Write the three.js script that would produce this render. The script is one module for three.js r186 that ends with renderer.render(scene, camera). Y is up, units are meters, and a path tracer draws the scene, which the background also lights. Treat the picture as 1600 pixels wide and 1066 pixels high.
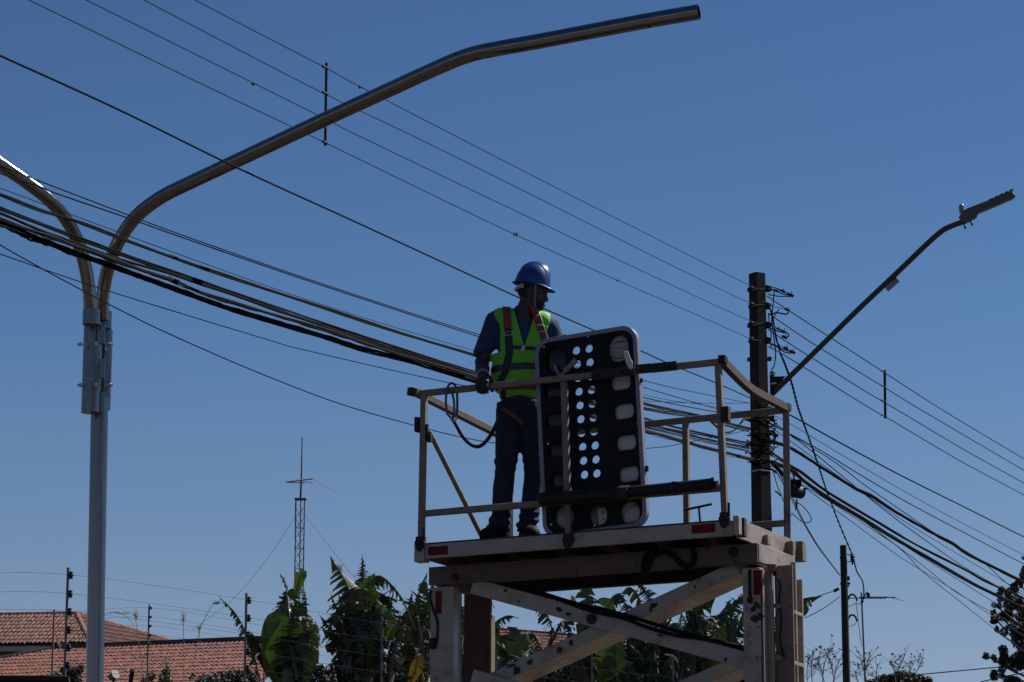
import * as THREE from 'three';
import { RoundedBoxGeometry } from 'three/addons/geometries/RoundedBoxGeometry.js';
import { mergeGeometries } from 'three/addons/utils/BufferGeometryUtils.js';
import { ImprovedNoise } from 'three/addons/math/ImprovedNoise.js';

// ───────────────────────── camera, sky, sun, exposure ─────────────────────────
const scene = new THREE.Scene();
const FOC = 4600, HORIZON = 1580, PITCH = Math.atan((HORIZON - 533) / FOC);
const camera = new THREE.PerspectiveCamera(2 * Math.atan(533 / FOC) * 180 / Math.PI, 1600 / 1066, 0.5, 4000);
camera.position.set(0, 1.6, 0);
camera.rotation.x = PITCH;
camera.updateMatrixWorld(true);

const EXPOSURE = 1.5;   // the photograph is exposed for contrast: deep shade, a sky of middle tone
const SUN_AZ = 60 * Math.PI / 180, SUN_EL = 50 * Math.PI / 180;   // azimuth right of the view
const sunDir = new THREE.Vector3(Math.sin(SUN_AZ) * Math.cos(SUN_EL), Math.sin(SUN_EL), -Math.cos(SUN_AZ) * Math.cos(SUN_EL));

{ // clear winter sky: pale at the horizon, deep blue overhead, a soft brightening round the sun
  const W = 512, H = 256, data = new Float32Array(W * H * 4);
  const stops = [[0, .47, .52, .565], [3.5, .33, .395, .485], [6.5, .216, .304, .432], [9.5, .137, .238, .405], [13, .083, .180, .360], [16.5, .061, .138, .302], [20, .047, .110, .256], [35, .030, .074, .195], [90, .018, .050, .145]];
  const v = new THREE.Vector3();
  for (let j = 0; j < H; j++) for (let i = 0; i < W; i++) {
    const el = ((j + .5) / H - .5) * Math.PI, az = ((i + .5) / W - .5) * 2 * Math.PI;
    v.set(Math.cos(el) * Math.cos(az), Math.sin(el), Math.cos(el) * Math.sin(az));   // three's equirect: u = atan2(z, x)
    const e = Math.max(0, el * 180 / Math.PI);
    let k = 0; while (k < stops.length - 2 && stops[k + 1][0] < e) k++;
    const a = stops[k], b = stops[k + 1], t = Math.min(1, (e - a[0]) / (b[0] - a[0]));
    const g = (1 + 1.4 * Math.pow(Math.max(0, v.dot(sunDir)), 3)) / EXPOSURE;
    for (let c = 0; c < 3; c++) data[(j * W + i) * 4 + c] = (a[c + 1] + (b[c + 1] - a[c + 1]) * t) * g ;
    data[(j * W + i) * 4 + 3] = 1;
  }
  const t = new THREE.DataTexture(data, W, H, THREE.RGBAFormat, THREE.FloatType);
  t.mapping = THREE.EquirectangularReflectionMapping; t.magFilter = THREE.LinearFilter; t.minFilter = THREE.LinearFilter; t.needsUpdate = true;
  scene.background = t; scene.environment = t;
}
const sun = new THREE.DirectionalLight(new THREE.Color(1, .955, .88), 5);
sun.position.copy(sunDir).multiplyScalar(150); sun.target.position.set(0, 0, -40);
sun.position.add(sun.target.position);
sun.castShadow = true; sun.shadow.mapSize.set(4096, 4096); sun.shadow.radius = 1;
Object.assign(sun.shadow.camera, { left: -70, right: 70, top: 70, bottom: -70, near: 1, far: 400 });
scene.add(sun, sun.target);

const renderer = new THREE.WebGLRenderer({ antialias: true });
renderer.toneMapping = THREE.LinearToneMapping;
renderer.toneMappingExposure = EXPOSURE;
renderer.shadowMap.enabled = true;

// ───────────────────────── helpers ─────────────────────────
const V = (x, y, z) => new THREE.Vector3(x, y, z);
function mulberry(s) { return () => { s |= 0; s = s + 0x6D2B79F5 | 0; let t = Math.imul(s ^ s >>> 15, 1 | s); t = t + Math.imul(t ^ t >>> 7, 61 | t) ^ t; return ((t ^ t >>> 14) >>> 0) / 4294967296; }; }
let rnd = mulberry(7);
const rr = (a, b) => a + (b - a) * rnd();
const noise = new ImprovedNoise();
const fbm = (x, y, z, o = 4) => { let s = 0, a = .5; for (let i = 0; i < o; i++) { s += a * noise.noise(x, y, z); x *= 2.03; y *= 2.03; z *= 2.03; a *= .5; } return s; };
const cF = V(0, Math.sin(PITCH), -Math.cos(PITCH)), cU = V(0, Math.cos(PITCH), Math.sin(PITCH));
const ray = (x, y) => cF.clone().addScaledVector(V(1, 0, 0), (x - 800) / FOC).addScaledVector(cU, (533 - y) / FOC);
const at = (x, y, d) => V(0, 1.6, 0).addScaledVector(ray(x, y), d);
function groundY(x, z) { const t = Math.max(0, -z - 24); return t < 110 ? .082 * t * Math.min(1, t / 8) : 9.02 + 4 * (1 - Math.exp(-(t - 110) / 60)); }

const names = {};
function numbered(n) { if (!(n in names)) { names[n] = 0; return n; } return n + '_' + String(++names[n]).padStart(3, '0'); }
function tag(o, label, category, group) { o.userData.label = label; o.userData.category = category; if (group) o.userData.group = group; return o; }
function thing(name, label, category, pos = V(0, 0, 0), ry = 0, group) { const o = new THREE.Group(); o.name = numbered(name); o.position.copy(pos); o.rotation.y = ry; scene.add(o); return tag(o, label, category, group); }
function part(name, geo, mat, parent, label) {
  const m = new THREE.Mesh(Array.isArray(geo) ? merge(geo) : geo, mat); m.name = name; m.castShadow = m.receiveShadow = true; parent.add(m);
  if (label) m.userData.label = label; return m;
}
function solo(name, geo, mat, label, category, pos = V(0, 0, 0), group) { const m = part(numbered(name), geo, mat, scene); m.position.copy(pos); return tag(m, label, category, group); }
function structure(name, geo, mat) { const m = part(numbered(name), geo, mat, scene); m.userData.kind = 'structure'; return m; }
function merge(list) {
  const out = [];
  for (let g of list) { g = g.index ? g.toNonIndexed() : g; for (const k of Object.keys(g.attributes)) if (!['position', 'normal', 'uv'].includes(k)) g.deleteAttribute(k);
    if (!g.attributes.uv) g.setAttribute('uv', new THREE.BufferAttribute(new Float32Array(g.attributes.position.count * 2), 2)); out.push(g); }
  return mergeGeometries(out);
}
function boxUV(g, off) { // metre mapping from the dominant axis
  const p = g.attributes.position, n = g.attributes.normal, uv = new Float32Array(p.count * 2), o = off ?? rnd() * 5;
  for (let i = 0; i < p.count; i++) { const ax = Math.abs(n.getX(i)), ay = Math.abs(n.getY(i)), az = Math.abs(n.getZ(i)), x = p.getX(i), y = p.getY(i), z = p.getZ(i);
    if (ax >= ay && ax >= az) { uv[2 * i] = z + o; uv[2 * i + 1] = y + o * .7; } else if (ay >= az) { uv[2 * i] = z + o; uv[2 * i + 1] = x + o * .7; } else { uv[2 * i] = x + o; uv[2 * i + 1] = y + o * .7; } }
  g.setAttribute('uv', new THREE.BufferAttribute(uv, 2)); return g;
}
function box(w, h, d, r = .004) { return boxUV(r > 0 ? new RoundedBoxGeometry(w, h, d, 1, Math.min(r, w * .45, h * .45, d * .45)) : new THREE.BoxGeometry(w, h, d).toNonIndexed()); }
function orient(g, p, q, up = V(0, 1, 0)) { // geometry along z to p..q
  const m = new THREE.Matrix4(), z = q.clone().sub(p).normalize(), x = V().crossVectors(up, z); if (x.length() < .01) x.set(1, 0, 0); x.normalize();
  m.makeBasis(x, V().crossVectors(z, x), z); m.setPosition(p.clone().add(q).multiplyScalar(.5)); return g.applyMatrix4(m);
}
function beam(p, q, w, h, r = .004, up) { return orient(box(w, h, p.distanceTo(q), r), p, q, up); }
function rod(p, q, r0, r1 = r0, seg = 10, open = false) { const g = new THREE.CylinderGeometry(r1, r0, p.distanceTo(q), seg, 1, open); g.rotateX(Math.PI / 2); return orient(g, p, q); }
function blk(p, w, h, d, r) { return box(w, h, d, r).translate(p.x, p.y, p.z); }
const curve = (pts, t = .5) => new THREE.CatmullRomCurve3(pts, false, 'catmullrom', t);
function tube(pts, r, seg = 6, n) { const len = pts.length; return new THREE.TubeGeometry(curve(pts), n ?? Math.max(8, len * 8), r, seg, false); }
function rel(pts, o) { return pts.map(p => p.clone().sub(o)); }

// ───────────────────────── textures and materials ─────────────────────────
function canvasTex(w, h, draw, rep, srgb = true) {
  const c = document.createElement('canvas'); c.width = w; c.height = h; draw(c.getContext('2d'), w, h);
  const t = new THREE.CanvasTexture(c); t.wrapS = t.wrapT = THREE.RepeatWrapping; if (srgb) t.colorSpace = THREE.SRGBColorSpace; if (rep) t.repeat.set(rep[0], rep[1]); return t;
}
function dataTex(n, fn, rep, srgb = true) { // fn(u, v) -> [r, g, b] 0..255; noise made periodic by blending
  const d = new Uint8Array(n * n * 4);
  for (let j = 0; j < n; j++) for (let i = 0; i < n; i++) { const c = fn(i / n, j / n); for (let k = 0; k < 3; k++) d[(j * n + i) * 4 + k] = Math.max(0, Math.min(255, c[k])); d[(j * n + i) * 4 + 3] = 255; }
  const t = new THREE.DataTexture(d, n, n, THREE.RGBAFormat); t.wrapS = t.wrapT = THREE.RepeatWrapping; t.magFilter = THREE.LinearFilter; t.minFilter = THREE.LinearMipmapLinearFilter; t.generateMipmaps = true; if (srgb) t.colorSpace = THREE.SRGBColorSpace; if (rep) t.repeat.set(rep, rep); t.needsUpdate = true; return t;
}
// periodic fbm on a torus-like blend
function pf(u, v, s, z, o = 4) { const a = fbm(u * s, v * s, z, o), b = fbm((u - 1) * s, v * s, z, o), c = fbm(u * s, (v - 1) * s, z, o), d = fbm((u - 1) * s, (v - 1) * s, z, o); const su = u * u * (3 - 2 * u), sv = v * v * (3 - 2 * v); return (a * (1 - su) + b * su) * (1 - sv) + (c * (1 - su) + d * su) * sv; }
const mix = (a, b, t) => a.map((x, i) => x + (b[i] - x) * t);
const sm = (a, b, x) => { const t = Math.max(0, Math.min(1, (x - a) / (b - a))); return t * t * (3 - 2 * t); };
function paintTex(base, rust, amt, seed) {
  return dataTex(512, (u, v) => {
    const big = pf(u, v, 5, seed), fine = pf(u, v, 40, seed + 3, 3), chip = pf(u, v, 34, seed + 9, 3), grime = pf(u, v, 9, seed + 5, 4), gate = pf(u, v, 4, seed + 21, 2);
    let c = base.map(x => x * (1 + big * .22 + fine * .10));
    c = mix(c, [66, 56, 47], sm(-.05, .5, grime) * .62);
    c = mix(c, [74, 46, 32], sm(.20, .42, grime + chip * .4) * .4 * amt);
    c = mix(c, rust, sm(.345 - amt * .035, .38 - amt * .035, chip + gate * .4) * .92);
    return c;
  }, 1 / 1.15);
}
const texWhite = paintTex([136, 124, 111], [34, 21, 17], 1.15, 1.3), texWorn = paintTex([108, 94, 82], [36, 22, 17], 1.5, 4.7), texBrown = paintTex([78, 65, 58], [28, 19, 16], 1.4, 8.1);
const roughTex = dataTex(256, (u, v) => { const x = 150 + pf(u, v, 14, 2.2) * 150; return [x, x, x]; }, 1, false);
const bumpTex = dataTex(256, (u, v) => { const x = 128 + pf(u, v, 24, 6.2, 4) * 180; return [x, x, x]; }, 2, false);
const std = (o) => new THREE.MeshStandardMaterial(o);
const lin = (r, g, b) => new THREE.Color().setRGB(r, g, b);
const M = {
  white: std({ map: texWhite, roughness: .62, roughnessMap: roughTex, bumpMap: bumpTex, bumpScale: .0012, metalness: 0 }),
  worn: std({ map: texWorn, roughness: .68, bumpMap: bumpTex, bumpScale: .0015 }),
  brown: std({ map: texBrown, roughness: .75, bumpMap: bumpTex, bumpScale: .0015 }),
  rustDark: std({ map: dataTex(256, (u, v) => { const a = pf(u, v, 12, 3.1), b = pf(u, v, 40, 1.1, 2); return mix([36, 27, 24], [17, 14, 14], sm(-.2, .3, a + b * .6)); }, 2), roughness: .8 }),
  black: new THREE.MeshPhysicalMaterial({ color: lin(.006, .0058, .006), roughness: .6, specularIntensity: .5 }),
  rubber: new THREE.MeshPhysicalMaterial({ color: lin(.006, .0056, .0056), roughness: .65, specularIntensity: .25 }),
  cable: new THREE.MeshPhysicalMaterial({ color: lin(.0045, .004, .004), roughness: .9, specularIntensity: .12 }),
  cableGrey: new THREE.MeshPhysicalMaterial({ color: lin(.012, .0105, .010), roughness: .85, specularIntensity: .25 }),
  wire: new THREE.MeshPhysicalMaterial({ color: lin(.016, .013, .012), roughness: .85, specularIntensity: .2 }),
  wireBlue: new THREE.MeshPhysicalMaterial({ color: lin(.030, .036, .052), roughness: .8, specularIntensity: .35 }),
  steel: std({ color: lin(.42, .42, .43), roughness: .42, metalness: .9 }),
  red: new THREE.MeshPhysicalMaterial({ specularIntensity: .25, map: dataTex(128, (u, v) => { const h = (Math.floor(u * 24) + Math.floor(v * 24)) % 2; const n = pf(u, v, 9, 5.5); return [84 + h * 10 + n * 40, 7 + n * 6, 10 + n * 6]; }, 6), roughness: .45 }),
  hole: std({ color: lin(.008, .008, .008), roughness: .9 }),
};
const galvTex = dataTex(512, (u, v) => { const a = pf(u, v, 7, 1.9), b = pf(u, v, 30, 4.4, 3), c = pf(u, v, 60, 7.4, 2); const x = 150 + a * 22 + b * 16 + c * 12; return [x * .985, x * .99, x]; }, 2);
const galvRough = dataTex(256, (u, v) => { const x = 118 + pf(u, v, 10, 5.9) * 50; return [x, x, x]; }, 2, false);
M.galv = std({ map: galvTex, color: lin(.62, .575, .535), metalness: 1, roughness: .44, roughnessMap: galvRough, bumpMap: bumpTex, bumpScale: .0003 });
const concTex = dataTex(512, (u, v) => { const a = pf(u, v, 5, 12.9), b = pf(u, v, 28, 14.4, 3), p = pf(u, v, 70, 11, 2); let x = 78 + a * 50 + b * 36; x -= sm(.22, .3, p) * 40; return [x * 1.03, x * .97, x * .9]; }, 1);
M.concrete = std({ map: concTex, roughness: .9, bumpMap: bumpTex, bumpScale: .003 });

// ───────────────────────── ground ─────────────────────────
{
  const g = new THREE.PlaneGeometry(1, 1, 120, 160); const p = g.attributes.position, uv = g.attributes.uv;
  for (let i = 0; i < p.count; i++) { const a = p.getX(i) * 2, b = (p.getY(i) + .5);
    const x = Math.sign(a) * Math.pow(Math.abs(a), 3) * 1400, z = 200 - 1900 * Math.pow(b, 2.2);
    const h = groundY(x, z) + (z < -30 ? fbm(x * .01, z * .01, 3) * 1.2 : 0);
    p.setXYZ(i, x, h, z); uv.setXY(i, x / 6, z / 6); }
  g.computeVertexNormals();
  structure('ground', g, std({ map: dataTex(512, (u, v) => { const a = pf(u, v, 5, 31), b = pf(u, v, 30, 33), c = pf(u, v, 80, 35, 2); return mix([66, 54, 45], [54, 52, 40], sm(-.1, .3, a)).map(x => x * (1 + b * .35 + c * .3)); }), roughness: .95 }));
  const road = new THREE.PlaneGeometry(60, 10, 60, 4); road.rotateX(-Math.PI / 2); const q = road.attributes.uv; for (let i = 0; i < q.count; i++) q.setXY(i, q.getX(i) * 60 / 3, q.getY(i) * 10 / 3);
  road.translate(0, .004, -17.5);
  structure('road', road, std({ map: dataTex(512, (u, v) => { const a = pf(u, v, 6, 51), b = pf(u, v, 90, 53, 2), x = 52 + a * 20 + b * 34; return [x * 1.02, x, x * .98]; }), roughness: .92 }));
  for (const z of [-12.35, -22.65]) { const k = box(60, .14, .3, .02); k.translate(0, .05, z); structure('kerb', k, M.concrete); }
  const w = new THREE.PlaneGeometry(60, 12, 1, 1); w.rotateX(-Math.PI / 2); w.translate(0, .115, -6.2); const wq = w.attributes.uv; for (let i = 0; i < wq.count; i++) wq.setXY(i, wq.getX(i) * 30, wq.getY(i) * 6);
  structure('pavement', w, M.concrete);
}

// ───────────────────────── double-arm street lamp post (left) ─────────────────────────
{
  const foot = at(155.5, 1066, 22.55); const base = V(foot.x, 0.0, foot.z);
  const P = (x, y, d) => at(x, y, d).sub(base);
  const t = thing('lamp_post', 'tall galvanized steel lamp post with two bent arms, standing left of the lift', 'lamp post', base);
  const top = P(155.5, 622, 22.55);
  part('pole', boxless(rod(V(top.x + .085, 0, top.z), top, .0665, .0665, 28)), M.galv, t);
  function boxless(g) { const u = g.attributes.uv; for (let i = 0; i < u.count; i++) u.setXY(i, u.getX(i) * .5, u.getY(i) * 4); return g; }
  function arm(px, r, name) {
    const pts = px.map(a => P(...a)); const c = curve(pts, .5); const n = 120;
    const g = new THREE.TubeGeometry(c, n, r, 22, false), gi = new THREE.TubeGeometry(c, n, r - .005, 16, false);
    for (const q of [g, gi]) { const u = q.attributes.uv; for (let i = 0; i < u.count; i++) u.setXY(i, u.getX(i) * 7, u.getY(i) * .5); }
    const e = c.getPoint(1), d = c.getTangent(1); const rg = new THREE.RingGeometry(r - .005, r, 24); rg.lookAt(d); rg.translate(e.x, e.y, e.z);
    const m = part(name, [g, gi, rg], M.galv, t); return { m, c };
  }
  // the right arm comes forward over the street
  const R = arm([[160, 500, 22.62], [160, 470, 22.62], [163, 445, 22.62], [171, 412, 22.58], [187, 374, 22.5], [214, 337, 22.4], [252, 308, 22.25], [300, 284, 22.05], [400, 237, 21.6], [500, 190, 21.15], [600, 144, 20.7], [690, 103, 20.25], [733, 86, 20.05], [775, 76.5, 19.9], [850, 63, 19.82], [1000, 34.5, 19.66], [1092, 18.5, 19.55]], .0525, 'arm');
  const L = arm([[141, 500, 22.4], [140, 470, 22.4], [138, 447, 22.4], [132, 413, 22.38], [121, 377, 22.34], [103, 343, 22.24], [76, 312, 22.12], [40, 284, 22.02], [0, 256, 21.92], [-80, 200, 21.72], [-250, 90, 21.3], [-330, 60, 21.05], [-480, 25, 20.6], [-640, -8, 20.1]], .0515, 'arm');
  // drilled fixing holes near the arm's open end, as shallow dark plugs
  const hl = [];
  for (const [s, up] of [[.728, .3], [.80, -1], [.945, -1]]) { const c = R.c.getPoint(s), d = R.c.getTangent(s); const n = up < 0 ? V(0, -1, .3) : V(0, .25, 1); n.addScaledVector(d, -n.dot(d)).normalize(); hl.push(rod(c.clone().addScaledVector(n, .048), c.clone().addScaledVector(n, .0525), .011, .011, 12)); }
  for (const g of hl) part('fixing_hole', g, M.hole, R.m);
  const sl = (x, y0, y1, d, r) => { const b = P(x, y1, d), a = P(x, y0, d); a.x = b.x; a.z = b.z; return [rod(b, a, r, r, 28)]; };
  const uvs = (l) => l.map(g => { const u = g.attributes.uv; for (let i = 0; i < u.count; i++) u.setXY(i, u.getX(i) * .5, u.getY(i) * .5); return g; });
  part('sleeve', uvs([...sl(141, 504, 645, 22.38, .071), ...sl(142, 483, 508, 22.38, .066)]), M.galv, t);
  part('sleeve', uvs([...sl(160.5, 510, 640, 22.64, .058), ...sl(163, 486, 514, 22.64, .054)]), M.galv, t);
  for (const [y0, y1] of [[507, 538], [560, 592], [612, 645]]) { const a = P(158.5, (y0 + y1) / 2, 22.43); part('spacer_plate', blk(a, .05, (y1 - y0) / 205, .02, .003), M.galv, t); }
  for (const y of [538, 602]) for (const [x, d, dx, dz] of [[128, 22.38, -1, .05], [150, 22.33, .2, 1], [170, 22.6, 1, .25]]) {
    const a = P(x, y, d), n = V(dx, 0, dz).normalize(); part('bolt', [rod(a.clone().addScaledVector(n, -.02), a.clone().addScaledVector(n, .036), .009, .009, 8), rod(a.clone().addScaledVector(n, .006), a.clone().addScaledVector(n, .020), .017, .017, 6)], M.steel, t);
  }
}

// ───────────────────────── the scissor lift ─────────────────────────
const LO = V(1.36717391, 4.6970937, -18.78101471), LA = 26.5 * Math.PI / 180, DY = LO.y;
const pu = V(-Math.cos(LA), 0, -Math.sin(LA)), pv = V(Math.sin(LA), 0, -Math.cos(LA));
const deck = (u, v, w) => LO.clone().addScaledVector(pu, u).addScaledVector(pv, v).add(V(0, w, 0));      // world
const lp = (u, v, w) => V(-u, DY + w, -v);                                                             // lift group local
function deckAt(x, y, v) { const d = ray(x, y), t = (LO.clone().sub(V(0, 1.6, 0)).dot(pv) + v) / d.dot(pv), p = V(0, 1.6, 0).addScaledVector(d, t).sub(LO); return [p.dot(pu), v, p.y]; }
{
  const t = thing('scissor_lift', 'rusty off-white scissor lift platform with railings, a worker standing on it', 'scissor lift', V(LO.x, 0, LO.z), -LA);
  const B = (u0, u1, v0, v1, w0, w1, r) => blk(lp((u0 + u1) / 2, (v0 + v1) / 2, (w0 + w1) / 2), Math.abs(u1 - u0), Math.abs(w1 - w0), Math.abs(v1 - v0), r);
  // deck
  part('deck_plate', B(-.03, 2.19, .034, 1.05, -.03, -.004, .003), M.rustDark, t);
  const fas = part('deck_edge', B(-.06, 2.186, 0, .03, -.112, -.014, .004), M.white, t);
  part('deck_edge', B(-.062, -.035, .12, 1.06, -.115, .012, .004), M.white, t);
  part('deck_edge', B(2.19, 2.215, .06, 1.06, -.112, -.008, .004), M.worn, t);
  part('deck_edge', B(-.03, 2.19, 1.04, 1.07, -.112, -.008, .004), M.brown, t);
  for (const u of [.12, .48, .84, 1.2, 1.56, 1.92]) part('cross_member', B(u, u + .05, .035, 1.035, -.105, -.032, .004), M.rustDark, t);
  part('tread_edge', B(-.02, 2.19, .002, .034, -.0125, -.004, .002), M.rustDark, t);
  part('corner_socket', B(2.19, 2.268, -.006, .075, -.13, -.006, .004), M.white, t);
  part('corner_lug', B(-.105, -.064, -.004, .05, -.108, .016, .004), M.white, t);
  part('corner_lug', B(-.112, -.07, .075, .12, -.112, .012, .004), M.rustDark, t);
  part('corner_lug', B(-.096, -.064, .52, .58, -.10, -.035, .004), M.worn, t);
  part('corner_lug', B(-.115, -.064, .93, .99, -.125, -.02, .004), M.worn, t);
  part('corner_lug', B(-.15, -.062, 1.02, 1.09, -.145, -.01, .004), M.worn, t);
  // reflective tapes
  const tape = (g, p) => { part('reflective_tape', g, M.red, p); };
  tape(B(2.012, 2.162, -.003, .0, -.094, -.034, 0), fas); tape(B(.062, .225, -.003, .0, -.082, -.024, 0), fas);
  // guard rails
  const S = .042, rail = (name, a, b, mat = M.worn, w = S, h = S) => part(name, beam(lp(...a), lp(...b), w, h, .006), mat, t);
  const fp1 = rail('guard_post', [2.221, .012, -.01], [2.207, .012, 1.02]); rail('guard_post', [1.112, .014, -.09], [1.143, .012, 1.015]); rail('guard_post', [-.006, .012, -.02], [.026, .012, 1.02]);
  rail('guard_post', [2.066, 1.045, -.02], [2.075, 1.05, .87]); rail('guard_post', [.703, 1.045, -.02], [.705, 1.05, .90]); rail('guard_post', [-.032, 1.045, -.03], [-.04, 1.05, .90]);
  rail('top_rail', [2.24, .012, 1.036], [.0, .012, 1.042]); rail('mid_rail', [2.2, .012, .20], [.01, .012, .205]);
  rail('top_rail', [2.10, 1.05, .888], [-.05, 1.05, .905]); rail('mid_rail', [2.06, 1.05, .13], [-.03, 1.05, .125]);
  rail('top_rail', [2.262, -.03, 1.045], [2.10, 1.04, .895], M.brown, .045, .05);
  { // the right top rail sags like a bent tube
    const pts = [[-.0, 0, 1.05], [-.004, .16, 1.01], [-.012, .42, .953], [-.02, .6, .935], [-.03, .82, .928], [-.045, 1.06, .915]].map(a => lp(...a)), c = curve(pts), n = 24, gs = [];
    const sh = new THREE.Shape([new THREE.Vector2(-.022, -.024), new THREE.Vector2(.022, -.024), new THREE.Vector2(.022, .024), new THREE.Vector2(-.022, .024)]);
    for (let i = 0; i < n; i++) gs.push(beam(c.getPoint(Math.max(0, i / n - .004)), c.getPoint(Math.min(1, (i + 1) / n + .004)), .046, .05, 0));
    part('top_rail', boxUV(merge(gs)), std({ map: texBrown, color: lin(.62, .55, .52), roughness: .8 }), t);
  }
  part('rail_cap', [beam(lp(-.01, -.02, 1.056), lp(-.012, .03, 1.046), .048, .054, .006), beam(lp(.015, .0, 1.04), lp(.015, .0, 1.085), .008, .02, .002)], M.black, t);
  part('rail_cap', beam(lp(2.30, -.04, 1.052), lp(2.255, .03, 1.045), .055, .055, .006), M.black, t);
  part('rail_cap', beam(lp(-.052, 1.03, .925), lp(-.056, 1.075, .922), .035, .05, .004), M.rustDark, t);
  part('diagonal_brace', beam(lp(2.175, .02, .775), lp(1.93, .42, .01), .03, .032, .012), std({ map: texWorn, color: lin(1, .78, .56), roughness: .6 }), t);
  part('brace_hinge', [blk(lp(2.168, .02, .72), .035, .055, .03, .006), blk(lp(2.183, .012, .775), .02, .09, .02, .004)], M.rustDark, t);
  // splice on the front rail
  part('rail_splice', B(.93, .62, -.018, -.0105, 1.005, 1.068, .004), M.rustDark, t);
  part('rail_splice', B(.61, .50, -.018, -.0105, 1.012, 1.075, .004), M.rustDark, t);
  part('rail_splice', B(.50, .31, -.022, -.0105, 1.008, 1.072, .004), M.rustDark, t);
  for (const u of [.89, .37, .70, .56]) part('bolt', [rod(lp(u, -.018, 1.035), lp(u, -.032, 1.035), u > .8 || u < .4 ? .017 : .009, u > .8 || u < .4 ? .015 : .009, 8)], M.black, t);
  { const s = new THREE.Shape(); [[-.03, .10], [.005, .11], [.03, .03], [.052, -.01], [.045, -.075], [.03, -.08], [-.005, -.03], [-.02, .02]].forEach(([x, y], i) => i ? s.lineTo(x, y) : s.moveTo(x, y));
    const g = new THREE.ExtrudeGeometry(s, { depth: .012, bevelEnabled: true, bevelSize: .003, bevelThickness: .003, bevelSegments: 1 }); g.scale(.66, .64, 1); boxUV(g); const q = lp(.655, -.04, 1.095); g.rotateY(.5); g.translate(q.x, q.y, q.z);
    part('hinge_bracket', g, std({ color: lin(.45, .42, .39), roughness: .5 }), t); }
  part('latch_box', B(2.262, 2.232, -.03, .03, .765, .868, .004), M.black, t); part('latch_box', B(-.055, .0, -.03, .02, .635, .735, .004), M.rustDark, t);
  for (const [u, w] of [[2.222, .0], [-.006, .0], [1.112, -.06]]) part('post_clamp', [blk(lp(u, .006, w), .062, .085, .05, .008), rod(lp(u - .035, -.012, w - .02), lp(u - .035, -.012, w + .1), .009, .009, 6), rod(lp(u + .03, -.02, w), lp(u - .045, -.02, w), .012, .012, 8), blk(lp(u, -.02, w - .045), .03, .03, .02, .004)], M.rustDark, t);
  // upper frame of the scissor
  { const s = new THREE.Shape(); s.moveTo(-1.21, -.0625); s.lineTo(1.21, -.0625); s.lineTo(1.21, .0625); s.lineTo(-1.21, .0625); s.closePath();
    const h = new THREE.Path(); h.absarc(-1.005, -.02, .032, 0, Math.PI * 2); s.holes.push(h);
    const g = new THREE.ExtrudeGeometry(s, { depth: .008, bevelEnabled: false, curveSegments: 20 }); boxUV(g); const c = lp(1.09, .278, -.19); g.translate(c.x, c.y, c.z);
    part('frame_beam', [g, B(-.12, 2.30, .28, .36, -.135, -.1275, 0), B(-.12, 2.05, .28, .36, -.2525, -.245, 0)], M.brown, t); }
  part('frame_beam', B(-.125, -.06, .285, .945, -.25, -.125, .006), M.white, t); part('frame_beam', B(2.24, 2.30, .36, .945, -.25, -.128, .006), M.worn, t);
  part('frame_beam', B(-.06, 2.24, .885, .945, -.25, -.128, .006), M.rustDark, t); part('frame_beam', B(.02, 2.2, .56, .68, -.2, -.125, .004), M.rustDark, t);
  part('pivot_nut', [rod(lp(.045, .272, -.175), lp(.045, .262, -.175), .034, .034, 16), rod(lp(.045, .262, -.175), lp(.045, .248, -.175), .02, .02, 6)], M.rustDark, t);
  // columns
  const col = (name, u0, u1, v0, v1, w0, w1, m = M.white) => part(name, B(u0, u1, v0, v1, w0, w1, .005), m, t);
  const cR = col('column', -.13, -.008, .28, .36, -3.45, -.285), cL = col('column', 2.115, 2.292, .28, .36, -3.45, -.268);
  const ux = (x, v, y = 960) => deckAt(x, y, v)[0];
  part('column_flange', B(ux(1208, .375), ux(1192, .375), .368, .383, -3.45, -.27, .003), M.white, cR); part('column_flange', B(-.146, -.134, .29, .372, -3.45, -.30, .003), M.worn, cR);
  tape(B(-.142, -.088, .274, .2775, -.465, -.305, 0), cR); tape(B(2.205, 2.25, .274, .2775, -.45, -.295, 0), cL);
  part('door_rod', [rod(lp(-.062, .272, -.30), lp(-.062, .272, -.5), .011, .011, 8), rod(lp(-.062, .274, -.5), lp(-.062, .262, -.5), .02, .02, 10)], M.black, cR);
  part('rust_stain', (() => { const gs = [], r2 = mulberry(44); for (let k = 0; k < 9; k++) { const sh = new THREE.Shape(), cx = (r2() - .5) * .06, cy = (r2() - .5) * .11, sz = .010 + r2() * .02; for (let i = 0; i < 10; i++) { const a = i / 10 * 6.283, q = sz * (.5 + .8 * r2()); i ? sh.lineTo(cx + Math.cos(a) * q, cy + Math.sin(a) * q) : sh.moveTo(cx + Math.cos(a) * q, cy + Math.sin(a) * q); } gs.push(new THREE.ExtrudeGeometry(sh, { depth: .0012 + k * .0003, bevelEnabled: false })); } const g = merge(gs), c = lp(-.105, .2785, -.575); g.translate(c.x, c.y, c.z); return g; })(), M.rustDark, cR).userData.kind = 'stuff';
  part('cable', tube([[2.282, .272, -.29], [2.29, .27, -.34], [2.262, .268, -.43], [2.235, .27, -.5], [2.232, .268, -.6], [2.245, .27, -.66]].map(a => lp(...a)), .007, 6), M.black, cL); part('lamp_box', blk(lp(2.262, .262, -.655), .045, .075, .03, .006), M.black, cL);
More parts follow.
